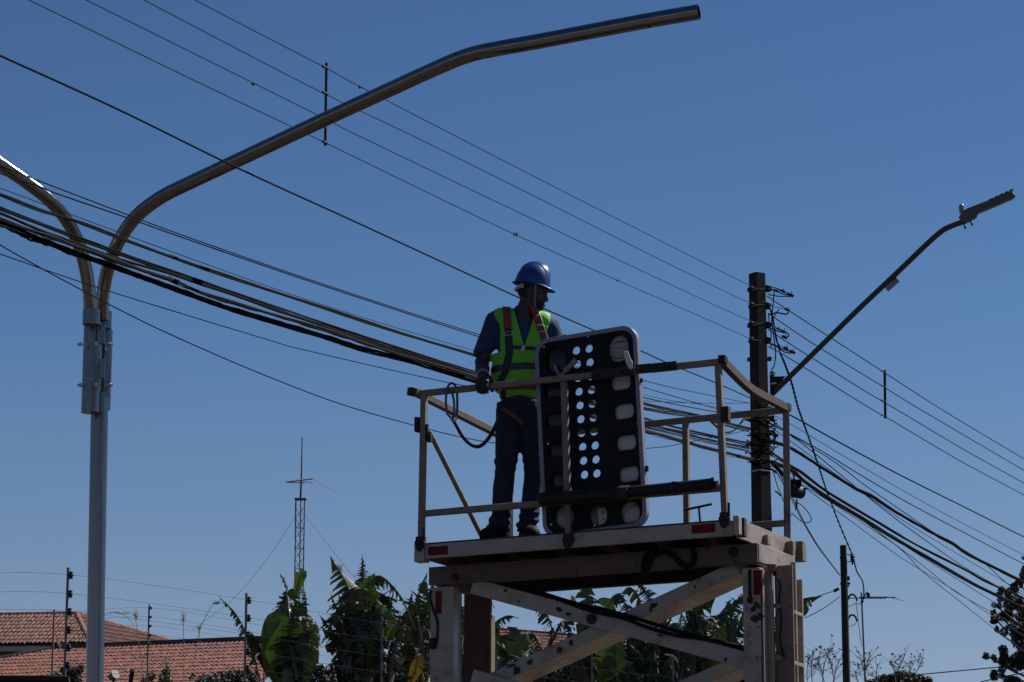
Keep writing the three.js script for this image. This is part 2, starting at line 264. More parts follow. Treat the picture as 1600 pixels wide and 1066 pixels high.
  part('rust_patch', (() => { const s = new THREE.Shape(); [[-.03, .01], [.045, .0], [.03, -.03], [.012, -.06], [.0, -.11], [-.012, -.05], [-.02, -.02]].forEach(([x, y], i) => i ? s.lineTo(x, y) : s.moveTo(x, y)); const g = new THREE.ExtrudeGeometry(s, { depth: .002, bevelEnabled: false }); const c = lp(-.17, .368, -.262); g.translate(c.x, c.y, c.z); return g; })(), std({ color: lin(.16, .06, .035), roughness: .85 }), cR);
  const cr = col('rear_column', 2.13, 2.335, .86, .9, -3.45, -.2, std({ map: texBrown, color: lin(.75, .5, .38), roughness: .8 }));
  part('column_flange', B(2.345, 2.385, .84, .852, -3.45, -.19, .003), M.white, cr); part('column_flange', B(2.108, 2.122, .84, .9, -.85, -.40, .003), M.worn, cr);
  part('rung', B(2.345, 2.62, .855, .87, -.69, -.655, .003), M.worn, cr);
  col('rear_column', -.13, .0, .87, .93, -3.45, -.26, M.brown);
  // ladder on the right side
  part('ladder_stile', B(ux(1240, .5), ux(1215, .5), .495, .51, -3.3, -.25, .003), M.worn, t); part('ladder_stile', B(ux(1255, .8), ux(1243, .8), .79, .81, -3.3, -.305, .003), M.white, t); part('ladder_stile', B(ux(1246, .72), ux(1238, .72), .70, .72, -3.3, -.20, .003), M.white, t);
  for (let k = 0; k < 9; k++) part('rung', beam(lp(ux(1212, .44), .44, -.520 - k * .335), lp(ux(1252, .80), .80, -.545 - k * .335), .03, .026, .004), M.white, t);
  part('hanging_cord', tube([[1216, 905], [1219, 918], [1217, 940], [1221, 965], [1219, 1000], [1224, 1022], [1227, 1026]].map(([x, y]) => lp(...deckAt(x, y, .48))), .006, 6), M.black, t);
  // scissor arms, stage by stage
  const nut = (u, v, w, p) => part('pivot_nut', [rod(lp(u, v, w), lp(u, v - .012, w), .036, .036, 18), rod(lp(u, v - .012, w), lp(u, v - .03, w), .02, .02, 6)], M.rustDark, p);
  for (let k = 0; k < 5; k++) {
    const y = -k * .62, A0 = [1.98, .315, -.272 + y], A1 = [-.02, .315, -.885 + y], B0 = [.06, .52, -.262 + y], B1 = [2.08, .52, -.985 + y];
    const a = part('scissor_arm', beam(lp(...A0), lp(...A1), .05, .108, .006), M.white, t), b = part('scissor_arm', beam(lp(...B0), lp(...B1), .30, .092, .006), k ? M.white : M.white, t);
    nut(1.077, .288, -.552 + y, a);
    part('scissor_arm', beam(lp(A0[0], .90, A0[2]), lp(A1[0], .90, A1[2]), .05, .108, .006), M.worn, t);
    if (k === 0) { // rusty scuffs where the paint has gone, as thin raised scale
      const scuff = (arm, p0, p1, list, v) => { const d = lp(...p1).sub(lp(...p0)), L = d.length(); for (const [s, off, w, h, sd] of list) { const sh = new THREE.Shape(); const r2 = mulberry(sd); for (let i = 0; i < 11; i++) { const an = i / 11 * 6.283, q = .55 + .6 * r2(); const x = Math.cos(an) * w * q, yy = Math.sin(an) * h * q; i ? sh.lineTo(x, yy) : sh.moveTo(x, yy); } const g = new THREE.ExtrudeGeometry(sh, { depth: .0015, bevelEnabled: false }); g.rotateZ(Math.atan2(d.y, d.x)); const c = lp(...p0).addScaledVector(d, s); g.translate(c.x, c.y + off, -v); part('rust_scuff', g, M.rustDark, arm); } };
      scuff(a, A0, A1, [[.33, .0, .03, .02, 3], [.365, -.012, .022, .014, 5], [.70, .01, .03, .01, 8], [.13, .03, .018, .012, 12], [.93, -.03, .01, .02, 15], [.18, -.02, .012, .008, 16]], .2875);
      scuff(b, B0, B1, [[.30, .0, .03, .022, 21], [.31, -.02, .012, .02, 22], [.60, .0, .024, .022, 23], [.64, -.012, .026, .022, 24], [.75, .0, .03, .02, 25], [.80, -.02, .03, .03, 26], [.82, .03, .05, .012, 27], [.15, .0, .01, .012, 28]], .3675);
    }
  }
  // hoses
  const hose = (l, r) => part('hydraulic_hose', tube(l.map(a => lp(...a)), r, 8, 60), M.rubber, t);
  hose([[1012, 912], [1012, 890], [1019, 870], [1035, 862], [1051, 868], [1064, 881], [1078, 886], [1084, 872], [1083, 856]].map(([x, y]) => deckAt(x, y, .25)), .019);
  hose([[1008, 908], [1004, 884], [1012, 864], [1026, 852]].map(([x, y]) => deckAt(x, y, .255)), .013);
  hose([[1.55, .33, -.335], [1.3, .30, -.42], [1.06, .285, -.505], [.85, .275, -.56], [.65, .272, -.64], [.45, .27, -.70], [.3, .275, -.725], [.15, .28, -.76], [.0, .30, -.80]], .013);
  hose([[1.55, .34, -.32], [1.2, .315, -.44], [.9, .31, -.52], [.5, .31, -.655], [.25, .31, -.73], [.0, .32, -.81]], .013);
  // base
  part('base_frame', B(-.35, 2.45, .1, 1.15, -3.75, -3.45, .02), M.worn, t);
  for (const [u, v] of [[0, .12], [2.1, .12], [0, 1.13], [2.1, 1.13]]) { part('wheel', [rod(lp(u, v - .13, -DY + .46), lp(u, v + .13, -DY + .46), .46, .46, 28)], M.rubber, t); }
  part('chassis', B(-.5, 2.6, .3, .95, -4.4, -3.76, .02), M.black, t);
}

// ───────────────────────── things on the platform ─────────────────────────
{ // black pipe on the outside of the mid rail
  const a = deck(1.275, -.062, .222), o = a.clone(), q = (u, w, v = -.062) => deck(u, v, w).sub(o);
  const t = thing('black_pipe', 'long black pipe with a thicker end lying along the lower front rail', 'pipe', o);
  const m = new THREE.MeshPhysicalMaterial({ color: lin(.007, .007, .008), roughness: .55, specularIntensity: .45 });
  part('pipe', rod(q(1.255, .216), q(.66, .212), .043, .043, 24), m, t);
  part('pipe', rod(q(.665, .215), q(.06, .222), .0385, .0385, 24), m, t);
  part('end_cap', [rod(q(1.285, .216), q(1.255, .216), .041, .046, 24)], M.black, t);
  part('collar', [rod(q(.70, .213), q(.64, .213), .047, .047, 24), blk(q(.69, .255), .02, .02, .02, .003)], M.rustDark, t);
  part('end_cap', [rod(q(.062, .222), q(.045, .222), .032, .032, 20), rod(q(.045, .221), q(.012, .221), .021, .021, 16), blk(q(.05, .255), .02, .02, .02)], M.black, t);
  for (const u of [.9, .32]) part('strap', rod(q(u + .008, .217), q(u - .008, .217), .0445, .0445, 20), M.rustDark, t);
}
{ // T handle on the deck
  const o = deck(.287, .3, 0), q = (u, w) => deck(u, .3, w).sub(o);
  const t = thing('hand_tool', 'thin T-shaped rusty handle sticking up from the deck by the right corner post', 'hand tool', o);
  part('bar', rod(q(.405, .133), q(.205, .158), .0085, .0085, 8), M.rustDark, t); part('stem', rod(q(.287, 0), q(.30, .145), .008, .008, 8), M.rustDark, t);
}
{ // the traffic-light panel, stood on the deck behind the rail
  const PW = .762, PH = 1.372, cx = -.99, cy = .676;
  const o = deck(.955, .1, 0);
  const t = thing('traffic_signal_panel', 'black rectangular traffic signal panel with pale rim, lenses and round holes, stood on the platform', 'traffic signal', o, -LA);
  const ang = 2.85 * Math.PI / 180, ca = Math.cos(ang), sa = Math.sin(ang), gx = -.955;
  const toP = (u, w) => { const dx = -u - cx, dy = w - cy; return [dx * ca + dy * sa, -dx * sa + dy * ca]; };    // platform (u, w) -> panel plane
  const place = (g) => { g.rotateZ(ang); g.translate(cx - gx, cy, 0); return g; };
  const rrect = (w, h, r, P = THREE.Shape) => { const s = new P(), x = w / 2, y = h / 2; s.moveTo(-x + r, -y); s.lineTo(x - r, -y); s.absarc(x - r, -y + r, r, -Math.PI / 2, 0); s.lineTo(x, y - r); s.absarc(x - r, y - r, r, 0, Math.PI / 2); s.lineTo(-x + r, y); s.absarc(-x + r, y - r, r, Math.PI / 2, Math.PI); s.lineTo(-x, -y + r); s.absarc(-x + r, -y + r, r, Math.PI, Math.PI * 1.5); return s; };
  const face = rrect(PW - .05, PH - .05, .088);
  const holes = [];
  for (let r = 0; r < 10; r++) for (let c = 0; c < 2; c++) { const f = r / 9; const [x, y] = toP(c ? .996 + (.945 - .996) * f : 1.091 + (1.036 - 1.091) * f, c ? 1.246 + (.390 - 1.246) * f : 1.242 + (.389 - 1.242) * f); holes.push([x, y, .0275]); }
  const lens = [[.783, 1.225, 'r'], [1.249, 1.192, 'r'], [.766, .992, 'o'], [.745, .793, 'o'], [.731, .58, 'o'], [.714, .367, 'o'], [1.26, .99, 'd'], [1.25, .786, 'd'], [1.235, .575, 'd'], [1.215, .37, 'd'], [1.187, .118, 'b'], [.942, .108, 'b'], [.705, .107, 'b']].map(([u, w, k]) => [...toP(u, w), k]);
  const pathOf = (k, e) => k === 'r' ? [.088 + e, .105 + e, .088 + e] : k === 'b' ? [.082 + e, .088 + e, .08 + e] : [.085 + e, .063 + e, .05 + e];
  for (const [x, y, r] of holes) { const h = new THREE.Path(); h.absarc(x, y, r, 0, Math.PI * 2); face.holes.push(h); }
  for (const [x, y, k] of lens) { const [a, b, r] = pathOf(k, 0); const h = rrect(a * 2, b * 2, Math.min(r, a, b) * .98, THREE.Path); const pts = h.getPoints(10).map(p => new THREE.Vector2(p.x + x, p.y + y)); face.holes.push(new THREE.Path(pts)); }
  const blackP = new THREE.MeshPhysicalMaterial({ color: lin(.0035, .0035, .0042), roughness: .6, specularIntensity: .4 });
  part('face_plate', place(new THREE.ExtrudeGeometry(face, { depth: .012, bevelEnabled: false, curveSegments: 14 }).translate(0, 0, -.006)), blackP, t);
  const rim = rrect(PW - .01, PH - .01, .105); rim.holes.push(rrect(PW - .05, PH - .05, .088, THREE.Path));
  part('rim', place(new THREE.ExtrudeGeometry(rim, { depth: .045, bevelEnabled: true, bevelSize: .005, bevelThickness: .004, bevelSegments: 2, curveSegments: 14 }).translate(0, 0, -.03)), std({ color: lin(.16, .15, .20), roughness: .4 }), t, 'pale lavender grey rim round the panel');
  const lensTex = canvasTex(256, 256, (c, w, h) => { c.fillStyle = '#8f8d8a'; c.fillRect(0, 0, w, h); c.strokeStyle = '#1d1c1c'; for (const [y, b, lw] of [[70, 26, 5], [116, 34, 5], [142, 38, 4], [168, 40, 4], [188, 42, 9]]) { c.lineWidth = lw; c.beginPath(); c.moveTo(10, y - 14); c.quadraticCurveTo(w / 2, y + b, w - 10, y - 14); c.stroke(); } c.fillStyle = '#2a2828'; c.fillRect(90, 62, 90, 8); for (let i = 0; i < 60; i++) { c.fillStyle = i % 3 ? '#7c7a78' : '#a5a3a0'; c.fillRect((i * 97) % 256, (i * 61) % 256, 3, 3); } });
  const crumple = canvasTex(256, 256, (c, w, h) => { c.fillStyle = '#353330'; c.fillRect(0, 0, w, h); const r = mulberry(5); for (let i = 0; i < 90; i++) { const g = 30 + r() * 130; c.fillStyle = `rgb(${g},${g},${g - 3})`; c.beginPath(); const x = r() * w, y = r() * h; c.moveTo(x, y); c.lineTo(x + r() * 50 - 25, y + r() * 60 - 20); c.lineTo(x + r() * 30, y + r() * 70 - 20); c.fill(); } });
  const pebble = dataTex(128, (u, v) => { const a = pf(u, v, 30, 71, 2), x = 170 + a * 36 + sm(.34, .4, a) * 60; return [x, x, x * .99]; }, 1);
  const plain = canvasTex(256, 256, (c, w, h) => { c.fillStyle = '#98979a'; c.fillRect(0, 0, w, h); c.strokeStyle = '#2c2c2e'; c.lineWidth = 4; for (const k of [0, 22, 40]) { c.beginPath(); c.moveTo(20, 170 + k); c.quadraticCurveTo(70, 60 - k, 240, 40 + k); c.stroke(); } });
  const tp = canvasTex(256, 256, (c, w, h) => { c.fillStyle = '#4a4846'; c.fillRect(0, 0, w, h); const r = mulberry(15); for (let i = 0; i < 60; i++) { const g = 30 + r() * 90; c.fillStyle = `rgb(${g},${g},${g})`; c.fillRect(r() * 130, r() * 256, 20, 14); } c.fillStyle = '#a7a5a3'; c.fillRect(128, 60, 110, 150); c.fillStyle = '#333'; c.font = 'bold 60px sans-serif'; c.fillText('P', 165, 130); c.fillRect(175, 165, 26, 14); c.fillStyle = '#4a4846'; c.fillRect(0, 0, w, 40); });
  const grid = canvasTex(256, 256, (c, w, h) => { c.fillStyle = '#8b8a88'; c.fillRect(0, 0, w, h); c.fillStyle = '#3b3a39'; for (let i = 0; i < 5; i++) c.fillRect(40 + i * 38, 70, 8, 40); c.fillRect(20, 112, 220, 5); c.fillRect(20, 60, 220, 5); });
  let bi = 0;
  for (let li = 0; li < lens.length; li++) { const [x, y, k] = lens[li]; const [a, b, r] = pathOf(k, .004); const [ai, bb, ri] = pathOf(k, -.012);
    const hood = rrect(a * 2, b * 2, Math.min(r, a, b) * .98); hood.holes.push(rrect(ai * 2, bb * 2, Math.min(ri, ai, bb) * .98, THREE.Path));
    const hd = part('lamp_housing', place(new THREE.ExtrudeGeometry(hood, { depth: .05, bevelEnabled: false, curveSegments: 10 }).translate(x, y, -.044)), blackP, t);
    const dome = new THREE.SphereGeometry(1, 28, 14, 0, Math.PI * 2, 0, Math.PI / 2); dome.rotateX(Math.PI / 2);
    const p = dome.attributes.position, uv = dome.attributes.uv; const sq = k === 'o' || k === 'd';
    for (let i = 0; i < p.count; i++) { let X = p.getX(i), Y = p.getY(i), Z = p.getZ(i); if (sq) { const l = Math.hypot(X, Y), m = Math.max(Math.abs(X), Math.abs(Y)) || 1; const f = l / Math.pow(Math.pow(Math.abs(X) / (l || 1), 3.2) + Math.pow(Math.abs(Y) / (l || 1), 3.2), 1 / 3.2) / (l || 1); X *= f; Y *= f; }
      p.setXYZ(i, X * (ai + .014), Y * (bb + .014), Z * .02); uv.setXY(i, .5 + X * .5, .5 + Y * .5); }
    dome.computeVertexNormals(); dome.translate(x + (k === 'r' || k === 'o' ? .006 : 0), y, -.028);
    const map = k === 'r' ? (li ? crumple : lensTex) : k === 'o' ? pebble : k === 'd' ? crumple : [grid, tp, plain][bi++];
    const dark = k === 'd' || (k === 'r' && li);
    part('lens', place(dome), std({ map, color: dark ? lin(.11, .105, .10) : lin(.8, .8, .8), roughness: .35, metalness: dark ? .2 : 0 }), hd);
  }
  { const [x0, y0] = toP(1.165, 1.10), [x1, y1] = toP(1.085, 1.175), [x2, y2] = toP(1.225, 1.105); const gm = std({ color: lin(.14, .14, .145), roughness: .5 }); part('conduit', place(rod(V(x0, y0, .03), V(x1, y1, .02), .019, .019, 14)), gm, t); part('conduit', place(tube([V(x0, y0, .03), V((x0 + x2) / 2, y2 - .03, .035), V(x2, y2, .02), V(x2 - .02, y2 + .05, .01)], .012, 8)), gm, t); }
  for (const [u, w] of [[1.33, 1.29], [.69, 1.33], [1.30, .62], [.64, .70], [1.28, .07], [.63, .05], [1.0, 1.33], [.96, .04]]) { const [x, y] = toP(u, w); part('screw', place(rod(V(x, y, .004), V(x, y, .012), .007, .007, 8)), M.steel, t); }
  // raised spine between the holes and the right lamps
  { const [x0, y0] = toP(.935, 1.0), [x1, y1] = toP(.905, .32); part('spine', place(beam(V(x0, y0, -.012), V(x1, y1, -.012), .022, .02, .004)), blackP, t); }
  part('clip', place(blk(V(PW / 2 + .008, -.30, -.01), .02, .04, .02, .004)), M.black, t); part('clip', place(blk(V(PW / 2 + .006, .30, -.01), .016, .03, .02, .004)), M.black, t); part('clip', place(blk(V(-.16, PH / 2 + .004, -.01), .03, .012, .02, .003)), M.black, t);
}

// ───────────────────────── surface nets for the figure ─────────────────────────
function nets(f, lo, hi, cell) {
  const n = [0, 1, 2].map(i => Math.ceil((hi[i] - lo[i]) / cell) + 1), [nx, ny, nz] = n, val = new Float32Array(nx * ny * nz), id = new Int32Array(nx * ny * nz).fill(-1);
  let k = 0; for (let z = 0; z < nz; z++) for (let y = 0; y < ny; y++) for (let x = 0; x < nx; x++) val[k++] = f(lo[0] + x * cell, lo[1] + y * cell, lo[2] + z * cell);
  const at3 = (x, y, z) => x + nx * (y + ny * z), pos = [], idx = [];
  const E = []; for (let a = 0; a < 8; a++) for (let b = 0; b < 3; b++) if (!(a >> b & 1)) E.push([a, a | 1 << b]);
  for (let z = 0; z < nz - 1; z++) for (let y = 0; y < ny - 1; y++) for (let x = 0; x < nx - 1; x++) {
    const c = []; let neg = 0; for (let a = 0; a < 8; a++) { const v = val[at3(x + (a & 1), y + (a >> 1 & 1), z + (a >> 2))]; c.push(v); if (v < 0) neg++; }
    if (!neg || neg === 8) continue; let sx = 0, sy = 0, sz = 0, m = 0;
    for (const [a, b] of E) if ((c[a] < 0) !== (c[b] < 0)) { const t = c[a] / (c[a] - c[b]); sx += (a & 1) + ((b & 1) - (a & 1)) * t; sy += (a >> 1 & 1) + ((b >> 1 & 1) - (a >> 1 & 1)) * t; sz += (a >> 2) + ((b >> 2) - (a >> 2)) * t; m++; }
    id[at3(x, y, z)] = pos.length / 3; pos.push(lo[0] + (x + sx / m) * cell, lo[1] + (y + sy / m) * cell, lo[2] + (z + sz / m) * cell);
  }
  const quad = (a, b, c, d, fl) => { if (a < 0 || b < 0 || c < 0 || d < 0) return; fl ? idx.push(a, b, c, a, c, d) : idx.push(a, c, b, a, d, c); };
  for (let z = 1; z < nz - 1; z++) for (let y = 1; y < ny - 1; y++) for (let x = 1; x < nx - 1; x++) { const v = val[at3(x, y, z)] < 0;
    if (v !== val[at3(x + 1, y, z)] < 0) quad(id[at3(x, y - 1, z - 1)], id[at3(x, y, z - 1)], id[at3(x, y, z)], id[at3(x, y - 1, z)], v);
    if (v !== val[at3(x, y + 1, z)] < 0) quad(id[at3(x - 1, y, z - 1)], id[at3(x - 1, y, z)], id[at3(x, y, z)], id[at3(x, y, z - 1)], v);
    if (v !== val[at3(x, y, z + 1)] < 0) quad(id[at3(x - 1, y - 1, z)], id[at3(x, y - 1, z)], id[at3(x, y, z)], id[at3(x - 1, y, z)], v); }
  const g = new THREE.BufferGeometry(); g.setAttribute('position', new THREE.Float32BufferAttribute(pos, 3)); g.setIndex(idx); g.computeVertexNormals();
  const uv = new Float32Array(pos.length / 3 * 2); for (let i = 0; i < pos.length / 3; i++) { uv[2 * i] = pos[3 * i] + pos[3 * i + 2] * .6; uv[2 * i + 1] = pos[3 * i + 1]; } g.setAttribute('uv', new THREE.BufferAttribute(uv, 2)); return g;
}
function cap(a, b, ra, rb, sz = 1) { // tapered capsule, optionally flattened along z
  const ax = a[0], ay = a[1], az = a[2] / sz, dx = b[0] - ax, dy = b[1] - ay, dz = b[2] / sz - az, l = dx * dx + dy * dy + dz * dz || 1e-9;
  return (x, y, z) => { z /= sz; const px = x - ax, py = y - ay, pz = z - az; let t = (px * dx + py * dy + pz * dz) / l; t = t < 0 ? 0 : t > 1 ? 1 : t; const qx = px - dx * t, qy = py - dy * t, qz = pz - dz * t; return Math.sqrt(qx * qx + qy * qy + qz * qz) - (ra + (rb - ra) * t); };
}
const smin = (a, b, k) => { const h = Math.max(k - Math.abs(a - b), 0) / k; return Math.min(a, b) - h * h * k * .25; };
const blend = (l, k) => (x, y, z) => { let d = 1e9; for (const f of l) d = smin(d, f(x, y, z), k); return d; };

// ───────────────────────── the worker ─────────────────────────
{
  const o = LO.clone().addScaledVector(pu, 1.62).addScaledVector(pv, .33);
  const t = thing('person', 'worker in blue hard hat and lime vest standing on the lift, gloved hand on rail', 'person', o);
  // head frame: looking to the picture's right and a little down
  const hf = V(.955, -.212, .21).normalize(), hs = V().crossVectors(V(0, 1, 0), hf).normalize(), hu = V().crossVectors(hf, hs).normalize(), ho = V(.072, 1.752, -.012);
  // local head axes: X = face, Y = up, Z = side (hs * -1 so that X, Y, Z is right-handed)
  const hz = hs.clone().negate();
  const hm = new THREE.Matrix4().makeBasis(hf, hu, V().crossVectors(hf, hu)); hm.setPosition(ho); const hinv = hm.clone().invert(), e = hinv.elements;
  const inHead = (f) => (x, y, z) => f(e[0] * x + e[4] * y + e[8] * z + e[12], e[1] * x + e[5] * y + e[9] * z + e[13], e[2] * x + e[6] * y + e[10] * z + e[14]);
  const skull = blend([cap([-.018, .035, 0], [.02, .035, 0], .088, .084, .86), cap([.02, -.02, 0], [.055, -.085, 0], .062, .040, .95)], .05);
  const face = blend([skull, cap([.088, .028, -.028], [.088, .028, .028], .016, .016), cap([.094, .012, 0], [.114, -.030, 0], .009, .0125), cap([.108, -.034, -.010], [.108, -.034, .010], .008, .008), cap([.092, -.062, -.016], [.092, -.062, .016], .0105, .0105), cap([.088, -.078, -.014], [.088, -.078, .014], .011, .011), cap([.066, -.108, -.008], [.066, -.108, .008], .026, .026), cap([.055, -.02, -.045], [.06, -.02, -.04], .022, .02), cap([.055, -.02, .045], [.06, -.02, .04], .022, .02)], .018);
  const ears = blend([cap([-.008, .014, -.079], [.0, -.028, -.076], .013, .010, .55), cap([-.008, .014, .079], [.0, -.028, .076], .013, .010, .55)], .01);
  const headF = (x, y, z) => { let d = smin(face(x, y, z), ears(x, y, z), .012); for (const s of [-1, 1]) { const q = Math.hypot(x - .098, y - .010, z - s * .031) - .013; d = -smin(-d, q, .012); const eye = Math.hypot(x - .082, y - .010, z - s * .031) - .0125; d = Math.min(d, eye); } return d; };
  const head = inHead(headF);
  // limbs and trunk, person axes: x right in the picture, y up, z towards the camera
  const shL = [-.178, 1.555, -.015], elL = [-.272, 1.262, -.02], wrL = [-.262, 1.125, .165], shR = [.195, 1.515, -.03], elR = [.285, 1.25, .02], wrR = [.262, 1.14, .235];
  const torsoL = [cap([-.012, .97, 0], [-.008, 1.12, 0], .108, .112, .68), cap([-.008, 1.12, 0], [.0, 1.40, 0], .118, .155, .64), cap([-.14, 1.535, -.01], [.15, 1.512, -.015], .066, .066, .95), cap([.012, 1.54, -.02], [.04, 1.66, -.025], .085, .060, .95)];
  const neck = cap([.03, 1.56, -.022], [.066, 1.70, -.022], .060, .054);
  const armsL = [cap(shL, elL, .056, .043), cap(elL, [-.268, 1.20, .05], .043, .044), cap([-.268, 1.20, .05], wrL, .044, .028), cap(shR, elR, .056, .043), cap(elR, wrR, .045, .028)];
  const legsL = [cap([-.070, .90, 0], [-.104, .56, .02], .078, .056), cap([-.104, .56, .02], [-.112, .42, -.02], .052, .054), cap([-.112, .42, -.02], [-.14, .11, -.03], .054, .040), cap([.060, .90, 0], [.09, .53, .02], .078, .056), cap([.09, .53, .02], [.078, .40, -.015], .052, .054), cap([.078, .40, -.015], [.05, .11, -.02], .054, .040)];
  // gripping hand: palm over the rail, four fingers down its front, thumb behind
  const rc = V(-.251, 1.036, .2435), ru = V(-.895, 0, -.446), rn = V(-.446, 0, .895);
  const hp = (a, b, c) => { const q = rc.clone().addScaledVector(ru, a).addScaledVector(rn, b); q.y += c; return [q.x, q.y, q.z]; };
  const handF = [cap(wrL, hp(0, -.015, .045), .027, .026), cap(hp(-.028, -.002, .042), hp(.03, -.002, .042), .0165, .0165)], fingerF = [];
  for (const [i, a] of [-.033, -.011, .0115, .0335].entries()) { const L = [1, 1.06, 1.02, .86][i]; fingerF.push(blend([cap(hp(a * .9, .0, .045), hp(a, .037, .024), .0115, .0105), cap(hp(a, .037, .024), hp(a, .041, .024 - .036 * L), .0105, .0098), cap(hp(a, .041, .024 - .036 * L), hp(a, .024, .012 - .056 * L), .0095, .0085)], .006)); }
  fingerF.push(blend([cap(hp(-.03, -.022, .06), hp(-.046, -.040, .022), .0135, .0115), cap(hp(-.046, -.040, .022), hp(-.036, -.040, -.022), .0115, .0095)], .006));
  const hand = (x, y, z) => { let d = blend(handF, .02)(x, y, z); for (const f of fingerF) d = smin(d, f(x, y, z), .005); return d; };
  // other hand flat against the back of the panel
  const hR = [cap(wrR, [.268, 1.19, .268], .026, .03, 1), ...[0, 1, 2, 3].map(i => cap([.25 + i * .017, 1.205, .27 + i * .006], [.25 + i * .021, 1.285 - Math.abs(i - 1.4) * .008, .285 + i * .008], .0105, .008)), cap([.25, 1.17, .265], [.222, 1.215, .272], .012, .009)];
  const handR = blend(hR, .012);
  const trunk = blend([...torsoL, neck], .05), arms = blend(armsL, .03), legs = blend(legsL, .03);
  const body = (x, y, z) => { let d = smin(smin(trunk(x, y, z), arms(x, y, z), .05), legs(x, y, z), .06); if (y > 1.5) d = smin(d, head(x, y, z), .03); if (y < 1.32 && z > .05) { d = smin(d, x < 0 ? hand(x, y, z) + .002 : handR(x, y, z) + .0015, .012); } if (y < .25) d = Math.min(d, 1); return d; };
  const skin = std({ color: lin(.034, .017, .012), roughness: .6 });
  part('body', merge([nets(body, [-.36, .05, -.22], [.42, 1.57, .36], .013), nets(body, [-.10, 1.55, -.17], [.26, 1.93, .15], .0045)]), skin, t);
  part('glove', nets((x, y, z) => Math.max(hand(x, y, z) - .0035, (y - 1.115)), [-.36, .94, .10], [-.16, 1.16, .36], .0042), std({ color: lin(.008, .008, .009), roughness: .75 }), t);
  part('glove', nets((x, y, z) => Math.max(handR(x, y, z) - .003, 1.145 - y), [.18, 1.12, .18], [.38, 1.33, .36], .005), std({ color: lin(.02, .02, .022), roughness: .75 }), t);
  part('watch', (() => { const g = new THREE.TorusGeometry(.036, .009, 8, 24); g.scale(1, 1, 1.7); orient(g, V(-.263, 1.15, .13), V(-.262, 1.135, .150)); return g; })(), std({ color: lin(.2, .19, .18), roughness: .35, metalness: .5 }), t);
  // clothes
  const wr = (x, y, z, s, a) => a * fbm(x * s, y * s * .55, z * s + 3.3, 3);
  const shirtB = (x, y, z) => smin(trunk(x, y, z) - .012, blend([cap(shL, [-.267, 1.33, -.018], .072, .066), cap(shR, [.262, 1.33, -.005], .072, .064)], .03)(x, y, z), .045) + wr(x, y, z, 14, .012);
  const shirtF = (x, y, z) => { let d = shirtB(x, y, z); const arm = x < -.17 || x > .19, cutS = 1.322 + (x < 0 ? (x + .262) * .30 : 0) - y; if (arm) d = Math.max(d, cutS); d = Math.max(d, .925 - y);
    if (y > 1.56) d = Math.max(d, .075 - Math.hypot(x - .03, z * .9)); if (y > 1.45) d = Math.max(d, -Math.max(Math.abs(x - .03) - (y - 1.50) * .8, -z)); return Math.max(d, -(trunkIn(x, y, z))); };
  const trunkIn = (x, y, z) => smin(trunk(x, y, z), arms(x, y, z), .05) + .014;
  const cloth = dataTex(128, (u, v) => { const x = 226 + (pf(u, v, 50, 91, 2)) * 60; return [x, x, x]; }, 6);
  part('shirt', nets(shirtF, [-.37, .92, -.2], [.37, 1.70, .2], .0095), std({ color: lin(.006, .030, .095), map: cloth, roughness: .85 }), t);
  const trF = (x, y, z) => { let d = blend([cap([-.072, .91, 0], [-.104, .57, .02], .104, .076), cap([-.104, .57, .02], [-.138, .2, -.02], .074, .066), cap([-.138, .2, -.02], [-.155, .115, -.01], .062, .078), cap([.062, .91, 0], [.092, .53, .02], .104, .076), cap([.092, .53, .02], [.056, .2, -.015], .074, .066), cap([.056, .2, -.015], [.036, .11, -.005], .062, .074), cap([-.01, 1.0, 0], [-.012, .92, 0], .119, .13, .78)], .022)(x, y, z);
    const bunch = sm(.34, .12, y) * .016 + sm(.12, 0, Math.abs(y - .56)) * .008; d += Math.sin(y * 95 + x * 22 + z * 30 + 5 * fbm(x * 6, y * 6, z * 6)) * bunch * .55 + wr(x, y, z, 13, .016); return Math.max(d, y - .985, .085 - y); };
  part('trousers', nets(trF, [-.28, .07, -.2], [.24, 1.05, .2], .0105), std({ color: lin(.0036, .0090, .027), map: cloth, roughness: .88 }), t);
  const vestB = blend([cap([-.012, 1.02, 0], [-.02, 1.19, .0], .118, .172, .72), cap([-.02, 1.19, 0], [-.005, 1.34, 0], .172, .168, .70), cap([-.005, 1.34, 0], [.0, 1.42, 0], .168, .172, .66), cap([-.135, 1.553, -.012], [.145, 1.53, -.016], .088, .088, 1.0), cap([.012, 1.54, -.02], [.034, 1.62, -.025], .098, .080, 1.05)], .05);
  const vestN = (x, y, z) => smin(vestB(x, y, z) - .004, y > 1.0 && y < 1.50 && Math.abs(x) < .22 ? shirtB(x, y, z) - .013 : 1, .02) + wr(x, y, z, 9, .010);
  const vestCut = (x, y, z) => { let c = -1; if (y > 1.53) c = Math.max(c, .080 - Math.hypot(x - .03, z + .015));
    c = Math.max(c, -Math.max(Math.abs(x - .018 - (y - 1.342) * .03) - (y - 1.342) * .285, -z - .02, 1.33 - y));
    const ax = x < 0 ? -.146 - sm(1.48, 1.60, y) * .046 : .178 + sm(1.46, 1.56, y) * .022; return Math.max(c, -Math.max(x < 0 ? x - ax : ax - x, 1.315 - y)); };
  const vestF = (x, y, z) => { const d = vestN(x, y, z); return Math.max(d, -d - .024, vestCut(x, y, z), 1.005 + .02 * noise.noise(x * 9, 0, z * 9) - y); };
  const limeM = new THREE.MeshPhysicalMaterial({ color: lin(.17, .60, .015), map: cloth, roughness: .75, transmission: .25, thickness: 0 });
  const vest = part('safety_vest', nets(vestF, [-.27, .98, -.22], [.27, 1.72, .22], .0065), limeM, t);
